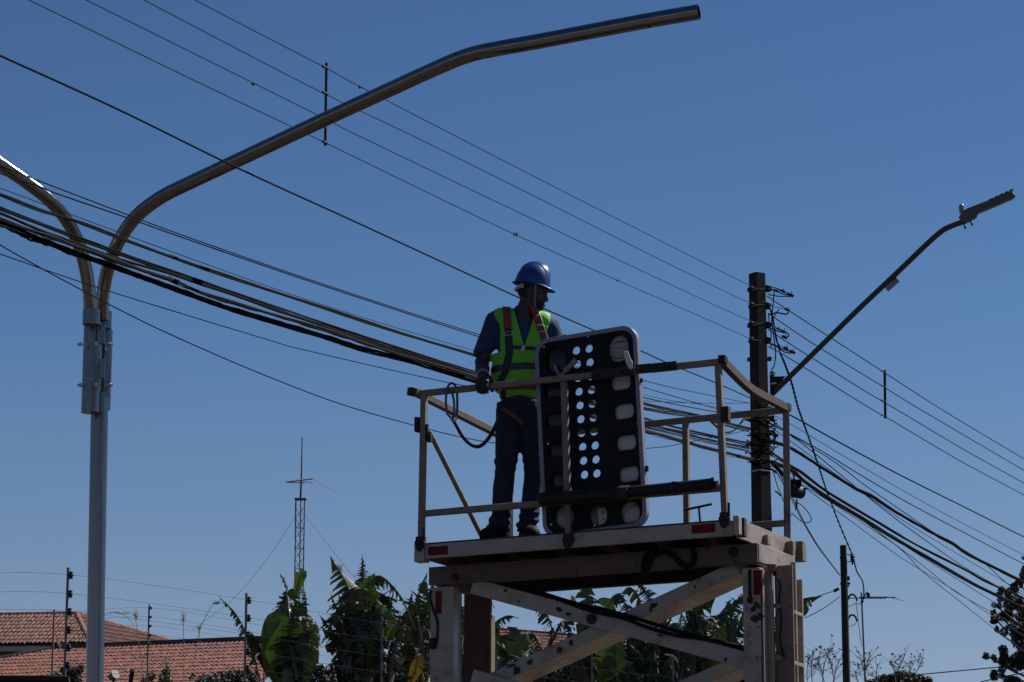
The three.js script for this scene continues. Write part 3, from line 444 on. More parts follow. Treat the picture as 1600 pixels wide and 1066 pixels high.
  const strip = (name, region, off, mat, lo, hi, parent, cell = .0065) => part(name, nets((x, y, z) => { const d = vestN(x, y, z) - off; return Math.max(d, -d - .018, region(x, y, z)); }, lo, hi, cell), mat, parent);
  const greyR = std({ color: lin(.02, .02, .022), roughness: .6 }), redR = std({ color: lin(.16, .008, .012), roughness: .7 }), darkW = std({ color: lin(.014, .013, .015), roughness: .8 }), whiteR = std({ color: lin(.36, .35, .35), roughness: .5 });
  strip('reflective_band', (x, y, z) => Math.max(Math.abs(y - 1.205 - x * .05) - .026, x < -.27 ? 1 : -1), .003, greyR, [-.27, 1.14, -.22], [.27, 1.27, .22], vest);
  // harness
  const hx = (y) => y > 1.30 ? -.082 - (y - 1.3) * .06 : -.082 + (y - 1.30) * .22 - Math.max(0, 1.16 - y) * .5, hx2 = (y) => .090 + (1.61 - y) * .33;
  const strapL = (x, y, z) => Math.max(Math.abs(x - hx(y)) - .027, -z - .12), strapR = (x, y, z) => Math.max(Math.abs(x - hx2(y)) - .025, -z - .12);
  strip('harness_strap', (x, y, z) => Math.max(strapL(x, y, z), 1.475 - y, y - 1.70), .010, redR, [-.2, 1.4, -.2], [.05, 1.72, .2], t);
  strip('harness_strap', (x, y, z) => Math.max(strapR(x, y, z), 1.40 - y, y - 1.66), .010, redR, [-.02, 1.36, -.2], [.2, 1.72, .2], t);
  strip('harness_strap', (x, y, z) => Math.max(strapL(x, y, z), y - 1.475, 1.035 - y), .010, darkW, [-.26, 1.0, -.2], [.05, 1.5, .22], t);
  strip('harness_strap', (x, y, z) => Math.max(strapR(x, y, z), y - 1.40, 1.19 - y), .010, darkW, [-.02, 1.15, -.2], [.25, 1.44, .22], t);
  strip('strap_edging', (x, y, z) => Math.max(Math.abs(x - hx2(y) - .026) - .005, -z - .1, 1.40 - y, y - 1.61), .012, whiteR, [-.02, 1.36, -.2], [.2, 1.72, .2], t, .005);
  strip('strap_buckle', (x, y, z) => { const a = Math.max(Math.abs(x - hx(y)) - .031, Math.abs(y - 1.437) - .015, -z), b = Math.max(Math.abs(x - hx(y)) - .023, Math.abs(y - 1.437) - .009); return Math.max(a, -b); }, .015, whiteR, [-.16, 1.40, 0], [-.02, 1.47, .22], t, .0045);
  strip('strap_buckle', (x, y, z) => { const s = (y - x * .2 - 1.46); return Math.max(Math.abs(x - hx2(y)) - .023, Math.min(Math.abs(s - .018) - .007, Math.abs(s + .032) - .004), -z); }, .014, whiteR, [.04, 1.40, 0], [.18, 1.56, .22], t, .0045);
  strip('chest_strap', (x, y, z) => Math.max(Math.abs(y - 1.335 + x * .05) - .013, x < -.06 ? 1 : -1, x > .12 ? 1 : -1, -z), .014, darkW, [-.07, 1.29, 0], [.14, 1.37, .24], t);
  strip('chest_buckle', (x, y, z) => Math.max(Math.abs(x - .012 - (y - 1.33) * .3) - .013, Math.abs(y - 1.325) - .022, -z), .021, whiteR, [-.03, 1.28, 0], [.06, 1.37, .24], t, .0045);
  strip('waist_belt', (x, y, z) => Math.abs(y - 1.065 - z * .02) - .02, .009, redR, [-.2, 1.02, -.2], [.2, 1.11, .2], t);
  strip('thigh_strap', (x, y, z) => Math.max(Math.abs(x + .125) - .02, Math.abs(y - 1.01) - .1), .006, darkW, [-.2, .98, -.2], [.0, 1.12, .2], t);
  part('pouch', blk(V(-.155, .935, .03), .03, .07, .06, .01), M.black, t); part('belt_loop', new THREE.TorusGeometry(.022, .004, 6, 18).translate(-.165, 1.05, .11), M.steel, t);
  part('leg_strap', (() => { const c = [[-.13, .91, .12], [-.06, .86, .135], [.0, .815, .115], [.035, .79, .06]].map(a => V(...a)); return ribbon(c, .032, .004, V(0, .3, 1)); })(), std({ color: lin(.05, .036, .03), roughness: .8 }), t);
  // boots
  const boot = (a, h, tp) => (x, y, z) => { let d = blend([cap([a[0], .12, a[1]], [h[0], .05, h[1]], .052, .05), cap([h[0], .045, h[1]], [tp[0], .040, tp[1]], .048, .046), cap([(h[0] + tp[0]) / 2, .07, (h[1] + tp[1]) / 2], [tp[0], .045, tp[1]], .045, .045)], .03)(x, y, z); return Math.max(d, .002 - y, y - .17); };
  const bootM = new THREE.MeshPhysicalMaterial({ color: lin(.005, .0048, .005), roughness: .7, specularIntensity: .25 });
  part('boot', nets(boot([-.15, -.01], [-.155, .0], [-.235, .075]), [-.34, -.01, -.14], [-.06, .2, .18], .008), bootM, t);
  const br = part('boot', nets(boot([.038, .0], [.035, .0], [.075, .12]), [-.05, -.01, -.12], [.17, .2, .22], .008), bootM, t);
  part('laces', [0, 1, 2].map(i => beam(V(.055 + i * .009, .096 - i * .009, .055 + i * .02), V(.085 + i * .009, .088 - i * .009, .048 + i * .02), .007, .006, .002)), whiteR, br);
  // beard, hair, helmet
  const hairM = std({ color: lin(.005, .0045, .0045), roughness: .9 });
  const inv = (f, lo, hi, cell) => { const g = nets(f, lo, hi, cell); g.applyMatrix4(hm); return g; };
  part('hair', inv((x, y, z) => Math.max(skull(x, y, z) - .006 - .004 * noise.noise(x * 90, y * 90, z * 90), y - .075, x - .005 + Math.max(0, y) * .2, -.055 - y, -(Math.hypot(x, y + .01, (Math.abs(z) - .08) * .9) - .022)), [-.13, -.08, -.11], [.04, .09, .11], .005), hairM, t);
  part('beard', inv((x, y, z) => Math.max(face(x, y, z) - .0055 - .003 * noise.noise(x * 120, y * 120, z * 120), y + .060 + Math.max(0, .070 - x) * -.45, -(Math.max(Math.abs(y + .070) - .009, .085 - x, Math.abs(z) - .02)), .012 - x, y - .0), [-.01, -.16, -.09], [.14, .02, .09], .0045), hairM, t);
  const blue = new THREE.MeshPhysicalMaterial({ specularIntensity: .6, color: lin(.0025, .034, .155), roughness: .38, clearcoat: .35, clearcoatRoughness: .22 });
  { // shell: dome with a stepped brim, front peak and three ridges
    const R = 40, C = 72, pos = [], idx = [];
    const ringAt = (k, a) => { const ca = Math.cos(a), s = Math.sin(a); let r, y;
      const fr = Math.max(0, ca);
      if (k <= 28) { const th = k / 28 * Math.PI / 2; r = Math.pow(Math.sin(th), .92); y = Math.cos(th); const ridge = (Math.exp(-Math.pow(s * r / .10, 2)) * .012 + Math.exp(-Math.pow((Math.abs(s * r) - .36) / .07, 2)) * .007) * sm(1, .72, r) * sm(-1.1, -.6, ca * r * -1 * -1); const A = ca > 0 ? .124 : .128; return [ca * r * (A + ridge) - .006, .058 + y * (.158 + ridge), s * r * (.106 + ridge * .6)]; }
      const b = (k - 28) / 12, out = (.010 + .034 * Math.pow(fr, 2.2) + .006 * Math.max(0, -ca)) * Math.min(1, b * 1.25), drop = -.006 * b - (.014 * Math.pow(fr, 2)) * b; const A = ca > 0 ? .124 : .128;
      const turn = b > .8 ? -.004 : 0; return [ca * (A + out) - .006, .058 + drop + turn, s * (.106 + out * .8)]; };
    for (let k = 0; k <= R; k++) for (let c = 0; c < C; c++) pos.push(...ringAt(k, c / C * Math.PI * 2));
    for (let k = 0; k < R; k++) for (let c = 0; c < C; c++) { const a = k * C + c, b = k * C + (c + 1) % C, d = a + C, f = b + C; idx.push(a, b, d, b, f, d); }
    const g = new THREE.BufferGeometry(); g.setAttribute('position', new THREE.Float32BufferAttribute(pos, 3)); g.setIndex(idx); g.computeVertexNormals(); g.applyMatrix4(hm);
    const hel = part('hard_hat', g, blue, t);
    const bandPts = []; for (let i = 0; i <= 20; i++) { const a = Math.PI * (.62 + .76 * i / 20); bandPts.push(V(Math.cos(a) * .106 - .006, .028 - .012 * Math.sin((a - Math.PI * .62) / .76) , Math.sin(a) * .090).applyMatrix4(hm)); }
    part('headband', ribbon(bandPts, .030, .004, null, hu), std({ color: lin(.30, .29, .29), roughness: .6 }), hel);
    part('headband', new THREE.SphereGeometry(.017, 12, 8).applyMatrix4(new THREE.Matrix4().makeTranslation(-.112, .008, 0)).applyMatrix4(hm), whiteR, hel);
    part('chin_strap', ribbon([V(.04, .05, .096), V(.045, .0, .088), V(.05, -.05, .078), V(.06, -.105, .052), V(.062, -.137, .0)].map(v => v.applyMatrix4(hm)), .015, .003, hz.clone().negate()), std({ color: lin(.11, .11, .12), roughness: .7 }), hel);
    part('chin_strap', ribbon([V(.04, .05, -.096), V(.045, .0, -.088), V(.05, -.05, -.078), V(.06, -.105, -.052), V(.062, -.137, .0)].map(v => v.applyMatrix4(hm)), .015, .003, hz), std({ color: lin(.11, .11, .12), roughness: .7 }), hel);
  }
  // small pale print on the shirt front
}
function ribbon(pts, w, th, nrm, side) { // a flat strap along a curve; nrm faces out of its flat side, or side gives its width direction
  const c = curve(pts), n = Math.max(12, pts.length * 6), pos = [], idx = [];
  for (let i = 0; i <= n; i++) { const p = c.getPoint(i / n), d = c.getTangent(i / n); let s = side ? side.clone() : V().crossVectors(d, nrm); s.addScaledVector(d, -s.dot(d)).normalize(); const m = V().crossVectors(s, d).normalize();
    for (const [a, b] of [[-1, -1], [1, -1], [1, 1], [-1, 1]]) { const q = p.clone().addScaledVector(s, a * w / 2).addScaledVector(m, b * th / 2); pos.push(q.x, q.y, q.z); } }
  for (let i = 0; i < n; i++) for (let k = 0; k < 4; k++) { const a = i * 4 + k, b = i * 4 + (k + 1) % 4; idx.push(a, b, a + 4, b, b + 4, a + 4); }
  idx.push(0, 2, 1, 0, 3, 2); const l = n * 4; idx.push(l, l + 1, l + 2, l, l + 2, l + 3);
  let g = new THREE.BufferGeometry(); g.setAttribute('position', new THREE.Float32BufferAttribute(pos, 3)); g.setIndex(idx); g = g.toNonIndexed(); g.computeVertexNormals(); return boxUV(g, 0);
}
{ // lanyard hooked to the front rail
  const o = deck(1.99, 0, 1.036), q = (u, v, w) => deck(u, v, w).sub(o);
  const t = thing('safety_lanyard', 'dark red webbing lanyard hooked over the front rail and hanging behind it', 'lanyard', o);
  const hookM = std({ color: lin(.06, .075, .10), metalness: .6, roughness: .4 });
  part('hook', tube([q(2.012, -.016, .86), q(2.016, -.03, .95), q(2.008, -.032, 1.03), q(1.993, -.02, 1.075), q(1.982, .02, 1.082), q(1.975, .048, 1.05), q(1.968, .045, .97), q(1.962, .03, .88), q(1.966, .01, .85)], .0085, 8, 60), hookM, t);
  part('hook', tube([q(1.972, -.024, 1.02), q(1.955, -.03, .95), q(1.957, -.02, .89), q(1.965, -.008, .85), q(1.988, .0, .84), q(2.008, -.01, .862)], .0085, 8, 40), hookM, t);
  part('eye', new THREE.TorusGeometry(.018, .006, 8, 18).translate(...q(1.972, 0, .835).toArray()), M.steel, t);
  part('webbing', ribbon([q(1.985, .0, .835), q(1.965, .01, .80), q(1.925, .04, .715), q(1.885, .07, .665), q(1.85, .10, .648), q(1.825, .14, .665), q(1.80, .19, .72), q(1.785, .24, .79), q(1.775, .28, .86)], .026, .004, V(.5, .3, .8)), std({ color: lin(.034, .004, .006), roughness: .85 }), t);
}

// ───────────────────────── utility pole, street light, cables ─────────────────────────
const POLE_D = 40;
const planX = (px, z) => (px - 800) / FOC * z;
function lineDepth(px, A, B) { const xa = planX(A[0], A[1]), xb = planX(B[0], B[1]), s = (xb - xa) / (B[1] - A[1]), k = (px - 800) / FOC; return (xa - s * A[1]) / (k - s); }   // along a straight plan line
const upperL = (px) => lineDepth(px, [0, 19], [1186, 39.75]), teleL = (px) => lineDepth(px, [0, 17], [1186, 39.7]), midL = (px) => lineDepth(px, [0, 17.3], [1186, 39.7]), rightL = (px) => lineDepth(px, [1190, 40.1], [1600, 56]);
const poleBase = (() => { const a = at(1190, 840, POLE_D); return V(a.x, groundY(a.x, a.z), a.z); })();
{
  const t = thing('utility_pole', 'tall square concrete utility pole crowded with cables, behind the lift', 'utility pole', poleBase);
  const zp = at(1187, 640, POLE_D).z; const atz = (x, y, z) => { const q = ray(x, y); return V(0, 1.6, 0).addScaledVector(q, z / q.z); };
  const P = (x, y, d = POLE_D) => atz(x, y, zp + (POLE_D - d)).sub(poleBase);
  const top = P(1185.5, 428), H = top.y, mk = (y0, y1, grow = 1) => { // tapering square shaft with chamfered corners
    const s = (y) => (.178 + (.290 - .178) * (1 - y / H)) * grow, ring = (y) => { const h = s(y) / 2, c = h * .22, o = []; for (const [a, b] of [[h, -h + c], [h, h - c], [h - c, h], [-h + c, h], [-h, h - c], [-h, -h + c], [-h + c, -h], [h - c, -h]]) o.push([a, y, b]); return o; };
    const pos = [], n = 16, uv = []; const rings = []; for (let i = 0; i <= n; i++) rings.push(ring(y0 + (y1 - y0) * i / n));
    for (let i = 0; i < n; i++) for (let k = 0; k < 8; k++) { const a = rings[i][k], b = rings[i][(k + 1) % 8], c = rings[i + 1][k], d = rings[i + 1][(k + 1) % 8]; for (const q of [a, c, b, b, c, d]) { pos.push(...q); uv.push((k + (q === b || q === d ? 1 : 0)) * .08, q[1] * .7); } }
    const r = rings[n]; for (let k = 1; k < 7; k++) { pos.push(...r[0], ...r[k + 1], ...r[k]); uv.push(0, 0, .1, 0, .1, .1); }
    const g = new THREE.BufferGeometry(); g.setAttribute('position', new THREE.Float32BufferAttribute(pos, 3)); g.setAttribute('uv', new THREE.Float32BufferAttribute(uv, 2)); g.computeVertexNormals(); g.rotateY(.58); g.translate(top.x * 0 + P(1187, 640).x, 0, P(1187, 640).z); return g; };
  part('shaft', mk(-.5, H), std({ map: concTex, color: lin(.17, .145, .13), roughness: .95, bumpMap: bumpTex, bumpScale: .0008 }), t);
  part('band', mk(P(1190, 737).y - .012, P(1190, 737).y + .012, 1.03), std({ color: lin(.3, .3, .3), roughness: .6 }), t);
  // insulators and dead ends
  const kn = (x, y, d = 39.8, s = 1) => { const c = P(x, y, d); const g = new THREE.LatheGeometry([[0, -.045], [.03, -.045], [.045, -.03], [.03, -.012], [.026, 0], [.03, .012], [.045, .03], [.03, .045], [0, .045]].map(([a, b]) => new THREE.Vector2(a * s, b * s)), 14); g.translate(c.x, c.y, c.z); return g; };
  for (const y of [453, 478, 508, 532]) { part('insulator', kn(1174, y, 39.82, .9), M.black, t); part('insulator', kn(1199.5, y + (y === 453 ? -2 : 0), 39.8), M.black, t); const a = P(1169, y + 1, 39.82), b = P(1206, y - 1, 39.78); part('through_bolt', rod(a, b, .014, .014, 8), M.rustDark, t); }
  for (const y of [453, 509, 562]) { const c = P(1171, y, 39.85); part('nut', blk(c, .055, .05, .06, .006), M.rustDark, t); const e = P(1202.5, y - 1, 39.85); part('nut', blk(e, .055, .055, .06, .006), M.rustDark, t); }
  // jumpers and drop-wire loops between the dead ends
  const loop = (pts, r = .008, mat = M.cable) => part('jumper_wire', tube(pts.map(([x, y, d]) => P(x, y, d ?? 39.85)), r, 6), mat, t);
  loop([[1200, 460], [1216, 463], [1228, 463], [1234, 464]]); loop([[1203, 491], [1215, 489], [1228, 491], [1233, 488]], .011); loop([[1199, 449], [1212, 455, 39.7], [1226, 460, 39.7], [1236, 461, 39.7]], .009); loop([[1199, 446], [1214, 451, 39.9], [1230, 458, 39.9]], .007);
  loop([[1210, 455], [1208, 475], [1206, 500], [1209, 525], [1212, 550], [1210, 570], [1205, 579]], .009); loop([[1202, 480], [1206, 490], [1209, 505], [1213, 530], [1218, 542]], .012); loop([[1201, 490], [1202, 505], [1205, 520], [1204, 535], [1206, 545]], .008); loop([[1217, 484], [1211, 492], [1208, 502], [1212, 520], [1216, 540], [1220, 555]], .008);
  loop([[1212, 512], [1226, 518], [1233, 524], [1228, 528]], .009); loop([[1216, 545], [1228, 551], [1236, 552]], .009); loop([[1206, 538], [1216, 543, 39.7], [1230, 548, 39.7], [1240, 551, 39.7]], .010); loop([[1201, 512], [1214, 517, 39.7], [1226, 520, 39.7]], .009);
  const clamp = (x, y, s = 1) => { const c = P(x, y, 39.75); const g = merge([box(.075 * s, .028 * s, .03 * s, .004), rod(V(0, -.02 * s, 0), V(.004, .042 * s, 0), .006, .006, 6), rod(V(.012 * s, 0, -.03 * s), V(.012 * s, 0, .03 * s), .009 * s, .009 * s, 6)]); g.rotateZ(-.42); g.translate(c.x, c.y, c.z); part('dead_end_clamp', g, M.rustDark, t); };
  clamp(1214, 454, .8); clamp(1223, 455); clamp(1235, 461, 1.3); clamp(1230, 484); clamp(1224, 518); clamp(1226, 527, 1.1); clamp(1228, 544); clamp(1238, 550, 1.2); clamp(1216, 514, .8); clamp(1217, 541, .7);
  // the telephone clutter lower down
  rnd = mulberry(77);
  for (let i = 0; i < 26; i++) { const x = rr(1166, 1216), y = rr(640, 725), w = rr(.03, .09); const g = box(w, rr(.02, .06), rr(.03, .06), .005); g.rotateZ(rr(-.6, .6)); const c = P(x, y, rr(39.55, 39.85)); g.translate(c.x, c.y, c.z); part('cable_clamp', g, i % 5 ? M.black : M.rustDark, t); }
  for (let i = 0; i < 20; i++) { const y = rr(636, 724), y2 = y + rr(-6, 14), d = rr(39.5, 39.85); loop([[rr(1163, 1176), y, d], [1184, (y + y2) / 2 + rr(-4, 6), d - .05], [rr(1198, 1206), y2, d], [rr(1206, 1216), y2 + rr(-6, 8), d + .1]], rr(.006, .016), i % 4 ? M.cable : M.cableGrey); }
  for (let i = 0; i < 9; i++) { const y = rr(650, 700), rad = rr(4, 12); const l = []; for (let k = 0; k <= 10; k++) { const a = k / 10 * 5.6 + i; l.push([1206 + Math.cos(a) * rad * .7, y + Math.sin(a) * rad, 39.7 + i * .03]); } loop(l, rr(.006, .011)); }
  loop([[1112, 660, 37.6], [1131, 675, 38.1], [1146, 673, 38.5], [1158, 661, 38.8], [1163, 654, 39], [1172, 655, 39.4]], .014, M.cableGrey); { const c = P(1164.5, 653.5, 39); part('cable_clamp', blk(c, .04, .045, .04, .01), std({ color: lin(.4, .4, .4), roughness: .4 }), t); }
  // splice closure hanging right of the pole
  const c0 = P(1240, 768, 40.2), c1 = P(1252, 770, 40.3); part('splice_closure', [rod(c0, c1, .085, .085, 18), blk(P(1243, 755, 40.2), .17, .10, .08, .02), blk(P(1256, 764, 40.25), .10, .022, .05, .005)], M.black, t);
  loop([[1238, 735, 40.1], [1241, 748, 40.1], [1239, 757, 40.1], [1242, 762, 40.1]], .014, M.cableGrey); loop([[1246, 742, 40.1], [1252, 748, 40.1], [1247, 758, 40.1]], .012); loop([[1245, 780, 40.2], [1245, 790, 40.2], [1243, 797, 40.2]], .012); part('cable_clamp', blk(P(1244.5, 788, 40.2), .025, .055, .03, .008), M.black, t);
  loop([[1237, 801, 40.2], [1250, 813, 40.2], [1262, 817, 40.2], [1268, 812, 40.2], [1263, 801, 40.2], [1253, 790, 40.2], [1245, 785, 40.2]], .007, M.wireBlue); loop([[1208, 735, 40.2], [1214, 757, 40.2], [1222, 777, 40.2], [1232, 801, 40.2], [1238, 806, 40.2]], .007, M.wireBlue); part('cable_clamp', orient(box(.02, .02, .11, .004), P(1211, 767, 40.2), P(1221, 775, 40.2)), M.black, t);
  loop([[1206, 721, 40.1], [1216, 733, 40.1], [1228, 746, 40.15], [1240, 757, 40.2]], .03);
}
{ // street light fixed to the pole
  const o = at(1209, 600, 39.75), P = (x, y, d = 39.7) => at(x, y, d).sub(o);
  const t = thing('street_light', 'flat street light on a long sloping arm fixed to the concrete pole', 'street light', o);
  const armM = std({ color: lin(.035, .028, .027), roughness: .6 });
  part('arm', tube([[1209, 614, 39.7], [1240, 583, 39.5], [1300, 524, 39.15], [1346, 479, 38.9], [1400, 428, 38.6], [1450, 380, 38.3], [1472, 361, 38.2], [1484, 354.5, 38.15], [1506, 346, 38]].map(a => P(...a)), .036, 14, 120), armM, t);
  const g = new THREE.Shape(); [[0, 0], [20, -1], [2, 27], [0, 27]].forEach(([x, y], i) => { const X = x * .0086, Y = -y * .0086; i ? g.lineTo(X, Y) : g.moveTo(X, Y); });
  const br = new THREE.ExtrudeGeometry(g, { depth: .012, bevelEnabled: false }); const b0 = P(1207, 589, 39.72); br.translate(b0.x, b0.y, b0.z); part('bracket', [br, blk(P(1206.5, 602, 39.74), .05, .36, .14, .006)], M.black, t);
  for (const y of [585, 600]) part('bolt', rod(P(1204, y, 39.7), P(1212, y - 1, 39.6), .014, .014, 8), M.steel, t);
  const lum = new THREE.Shape(); [[1499, 339], [1503, 333], [1511, 328], [1542, 315.5], [1576, 300.5], [1581, 301], [1586, 307.5], [1580, 311], [1527, 334.5], [1525, 341], [1508, 350], [1503, 349]].forEach(([x, y], i) => { const q = at(x, y, 38).sub(o); i ? lum.lineTo(q.x, q.y) : lum.moveTo(q.x, q.y); });
  const lg = new THREE.ExtrudeGeometry(lum, { depth: .11, bevelEnabled: true, bevelSize: .004, bevelThickness: .012, bevelSegments: 2 }); lg.translate(0, 0, P(1540, 320, 38).z - .055);
  const bodyM = std({ color: lin(.07, .056, .054), roughness: .6 }); const lu = part('luminaire', lg, bodyM, t);
  for (let i = 0; i < 5; i++) { const a = P(1548 + i * 8, 311.5 - i * 3.55, 38), c = blk(V(0, 0, 0), .05, .018, .12, .004); c.rotateZ(.41); c.translate(a.x, a.y - .008, a.z); part('cooling_fin', c, bodyM, lu); }
  part('photocell', [rod(P(1503.5, 333, 38), P(1502.5, 323, 38), .036, .036, 16), new THREE.SphereGeometry(.036, 14, 8).translate(...P(1502.5, 323, 38).toArray())], std({ color: lin(.16, .19, .18), roughness: .25 }), lu);
  part('bolt', [rod(P(1505, 349, 37.95), P(1508.5, 356, 37.95), .010, .010, 6), rod(P(1507.8, 355, 37.95), P(1509, 357.5, 37.95), .016, .016, 6)], M.black, lu); part('bolt', [rod(P(1516, 345, 37.95), P(1519, 351, 37.95), .010, .010, 6), rod(P(1518.4, 350, 37.95), P(1519.6, 352.5, 37.95), .016, .016, 6)], M.black, lu);
  const pl = orient(box(.09, .004, .17, .001), P(1385.3, 453, 38.65), P(1404, 436.8, 38.62), V(.4, .2, 1)); part('number_plate', orient(box(.012, .073, .205, .002), P(1385.5, 452.5, 38.65), P(1403.5, 436.5, 38.62)), std({ color: lin(.20, .19, .19), roughness: .5 }), t);
}
// — the wires. Each one is a thing of its own, hung between its supports —
function wire(name, label, cat, group, px, depth, r, mat = M.wire, jig = 0, seed = 1) {
  const c = new THREE.SplineCurve(px.map(([x, y]) => new THREE.Vector2(x, y))); const n = Math.max(12, px.length * 10), pts = [];
  for (let i = 0; i <= n; i++) { const q = c.getPoint(i / n), p = at(q.x, q.y, depth(q.x)); if (jig) { p.y += jig * fbm(i * .23, seed * 7.7, 1, 2); } pts.push(p); }
  const o = pts[0].clone(), g = new THREE.TubeGeometry(curve(rel(pts, o)), n * 2, r, 6, false); return solo(name, g, mat, label, cat, o, group);
}
const condR = .0047, UG = 'bare conductors of the overhead line';
const Ls = [[[225, -46.5], [305, 0], [506, 104.5], [560, 134], [800, 258], [1000, 360], [1172, 446], [1198, 449], [1235, 460]], [[135, -48], [225, 0], [480, 133], [640, 210], [800, 289], [1000, 390], [1100, 439.5], [1172, 473], [1198, 477], [1230, 484]], [[45, -46], [135, 0], [480, 171.6], [560, 212], [800, 327], [1000, 422], [1100, 469], [1172, 501], [1198, 506], [1225, 519]], [[-45, -42], [45, 0], [300, 124], [506, 222], [660, 297], [806, 367], [965, 438], [1100, 497], [1172, 529], [1198, 534], [1232, 546]]];
['topmost of the four bare wires left of the concrete pole', 'second from top of the four bare wires left of the concrete pole', 'third from top of the four bare wires left of the concrete pole', 'lowest of the four bare wires left of the pole, a tuft caught on it'].forEach((l, i) => wire('power_line', l, 'power line', UG, Ls[i], upperL, condR));
const Rs = [[[1199, 463], [1223, 479], [1340, 555], [1383, 583], [1475, 642], [1600, 717], [1720, 788]], [[1201, 490], [1261, 531], [1340, 580], [1383, 606], [1440, 641], [1600, 735], [1720, 805]], [[1201, 515], [1240, 541], [1340, 604], [1383, 629.5], [1402, 640.5], [1500, 699], [1600, 755], [1720, 822]], [[1201, 542], [1227, 556], [1340, 626], [1383, 651.5], [1400, 661], [1500, 720], [1600, 773.5], [1720, 838]]];
['topmost of the four bare wires right of the concrete pole', 'second from top of the four bare wires right of the concrete pole', 'third from top of the four bare wires right of the pole, with a small knot', 'lowest of the four bare wires right of the concrete pole'].forEach((l, i) => wire('power_line', l, 'power line', UG, Rs[i], rightL, .0085));
function spacer(label, x, x2, ys, y0, y1, dep) {
  const a = at(x, y0, dep(x)), b = at(x2, y1, dep(x)); const t = thing('line_spacer', label, 'line spacer', b, 0, 'spacer rods on the overhead line');
  const r = .5 * 4.2 / FOC * dep(x); part('rod', rod(V(0, 0, 0), a.clone().sub(b), r, r, 8), M.black, t);
  for (const y of ys) part('clip', rod(at(x - 6, y - 3, dep(x - 6)).sub(b), at(x + .5, y, dep(x)).sub(b), .012, .014, 6), M.black, t);
}
spacer('vertical black spacer rod on the bare wires above the long lamp arm', 510, 508, [106.5, 147, 185, 224], 98, 228, upperL);
spacer('vertical black spacer rod on the bare wires right of the street light arm', 1382.5, 1383.5, [582, 605, 628, 651], 578, 654, rightL);
{ const c = at(806, 367, upperL(806)), g = []; rnd = mulberry(4); for (let i = 0; i < 26; i++) g.push(rod(V(0, 0, 0), V(rr(-.04, .04), rr(-.035, .03), rr(-.03, .03)), .004, .001, 4)); solo('twig_tuft', g, M.black, 'small dark tuft of twigs caught on a bare wire above the worker', 'tuft', c); }
for (const [x, y, l, dp] of [[965, 438, 'tiny dark clip on the lowest bare wire, right of the worker', upperL], [1579, 743, 'tiny dark clip on a bare wire near the right edge', rightL], [562, 136, 'tiny dark clip on the topmost bare wire above the lamp arm', upperL], [395, 131, 'tiny dark clip on a bare wire left of the upper spacer rod', upperL]]) { const c = at(x, y, dp(x)); solo('wire_clip', [blk(V(0, -.006, 0), .012, .018, .012, .003), rod(V(-.014, .003, 0), V(.014, -.005, 0), .006, .006, 6)], M.black, l, 'wire clip', c); }
// single cables on the left
const CG = 'single cables crossing to the concrete pole';
wire('cable', 'single thick cable from the upper left, passing behind the worker’s neck', 'cable', CG, [[-60, 59], [0, 87], [180, 169], [370, 262], [560, 349], [750, 437], [806, 463], [920, 513], [1003, 549], [1040, 566], [1120, 599], [1172, 622], [1196, 634]], midL, .0078, M.cable);
wire('cable', 'upper thin cable of the close pair above the cable bundles', 'cable', CG, [[-60, 236], [0, 259], [64, 284], [208, 339], [300, 373], [500, 442.5], [754, 524.5], [1003, 594], [1100, 616], [1175, 631]], teleL, .0044, M.cable);
wire('cable', 'lower thin cable of the close pair above the cable bundles', 'cable', CG, [[-60, 246], [0, 271], [66, 293], [84, 301], [203, 342], [300, 376.5], [500, 445], [754, 528], [1003, 604.5], [1117, 638], [1172, 651]], (x) => teleL(x) - .05, .0050, M.cable);
wire('cable', 'thin reddish cable just above the upper thick cable bundle', 'cable', CG, [[-60, 272], [0, 294], [110, 335], [300, 405], [500, 475], [748, 550], [1003, 616.5], [1100, 633], [1172, 646]], (x) => teleL(x) + .1, .0028, new THREE.MeshPhysicalMaterial({ color: lin(.02, .009, .010), roughness: .9, specularIntensity: .1 }));
wire('cable', 'steep thin cable low on the left, running to the lift’s left corner', 'cable', CG, [[-50, 352], [0, 383], [82, 429], [200, 491], [280, 529], [400, 581], [525, 629], [640, 663], [720, 683], [777, 693], [870, 703], [960, 703], [1032, 699], [1067, 693], [1166, 673]], (x) => teleL(x) - .12, .0044, M.cable);
wire('cable', 'shallow thin cable low on the left, under the cable bundles', 'cable', CG, [[-50, 381], [0, 397], [94, 430], [200, 464.5], [412, 529], [480, 548], [724, 602.5], [860, 620], [1003, 626.5], [1090, 630], [1175, 630]], (x) => teleL(x) + .14, .0036, M.cable);
wire('cable', 'thin cable right of the signal panel, just above the back rail', 'cable', CG, [[860, 588], [930, 607], [1003, 621], [1060, 633], [1117, 643.5], [1170, 652]], teleL, .006, M.cable);
wire('cable', 'dark cable right of the signal panel, crossing under the back rail', 'cable', CG, [[840, 605], [940, 636], [1004, 653], [1049, 666], [1110, 680], [1171, 693]], (x) => teleL(x) + .05, .013, M.cable);
wire('cable', 'second dark cable under the back rail by the back post', 'cable', CG, [[840, 600], [940, 634], [1010, 659], [1040, 669], [1112, 683], [1172, 697]], (x) => teleL(x) + .1, .008, M.cable);
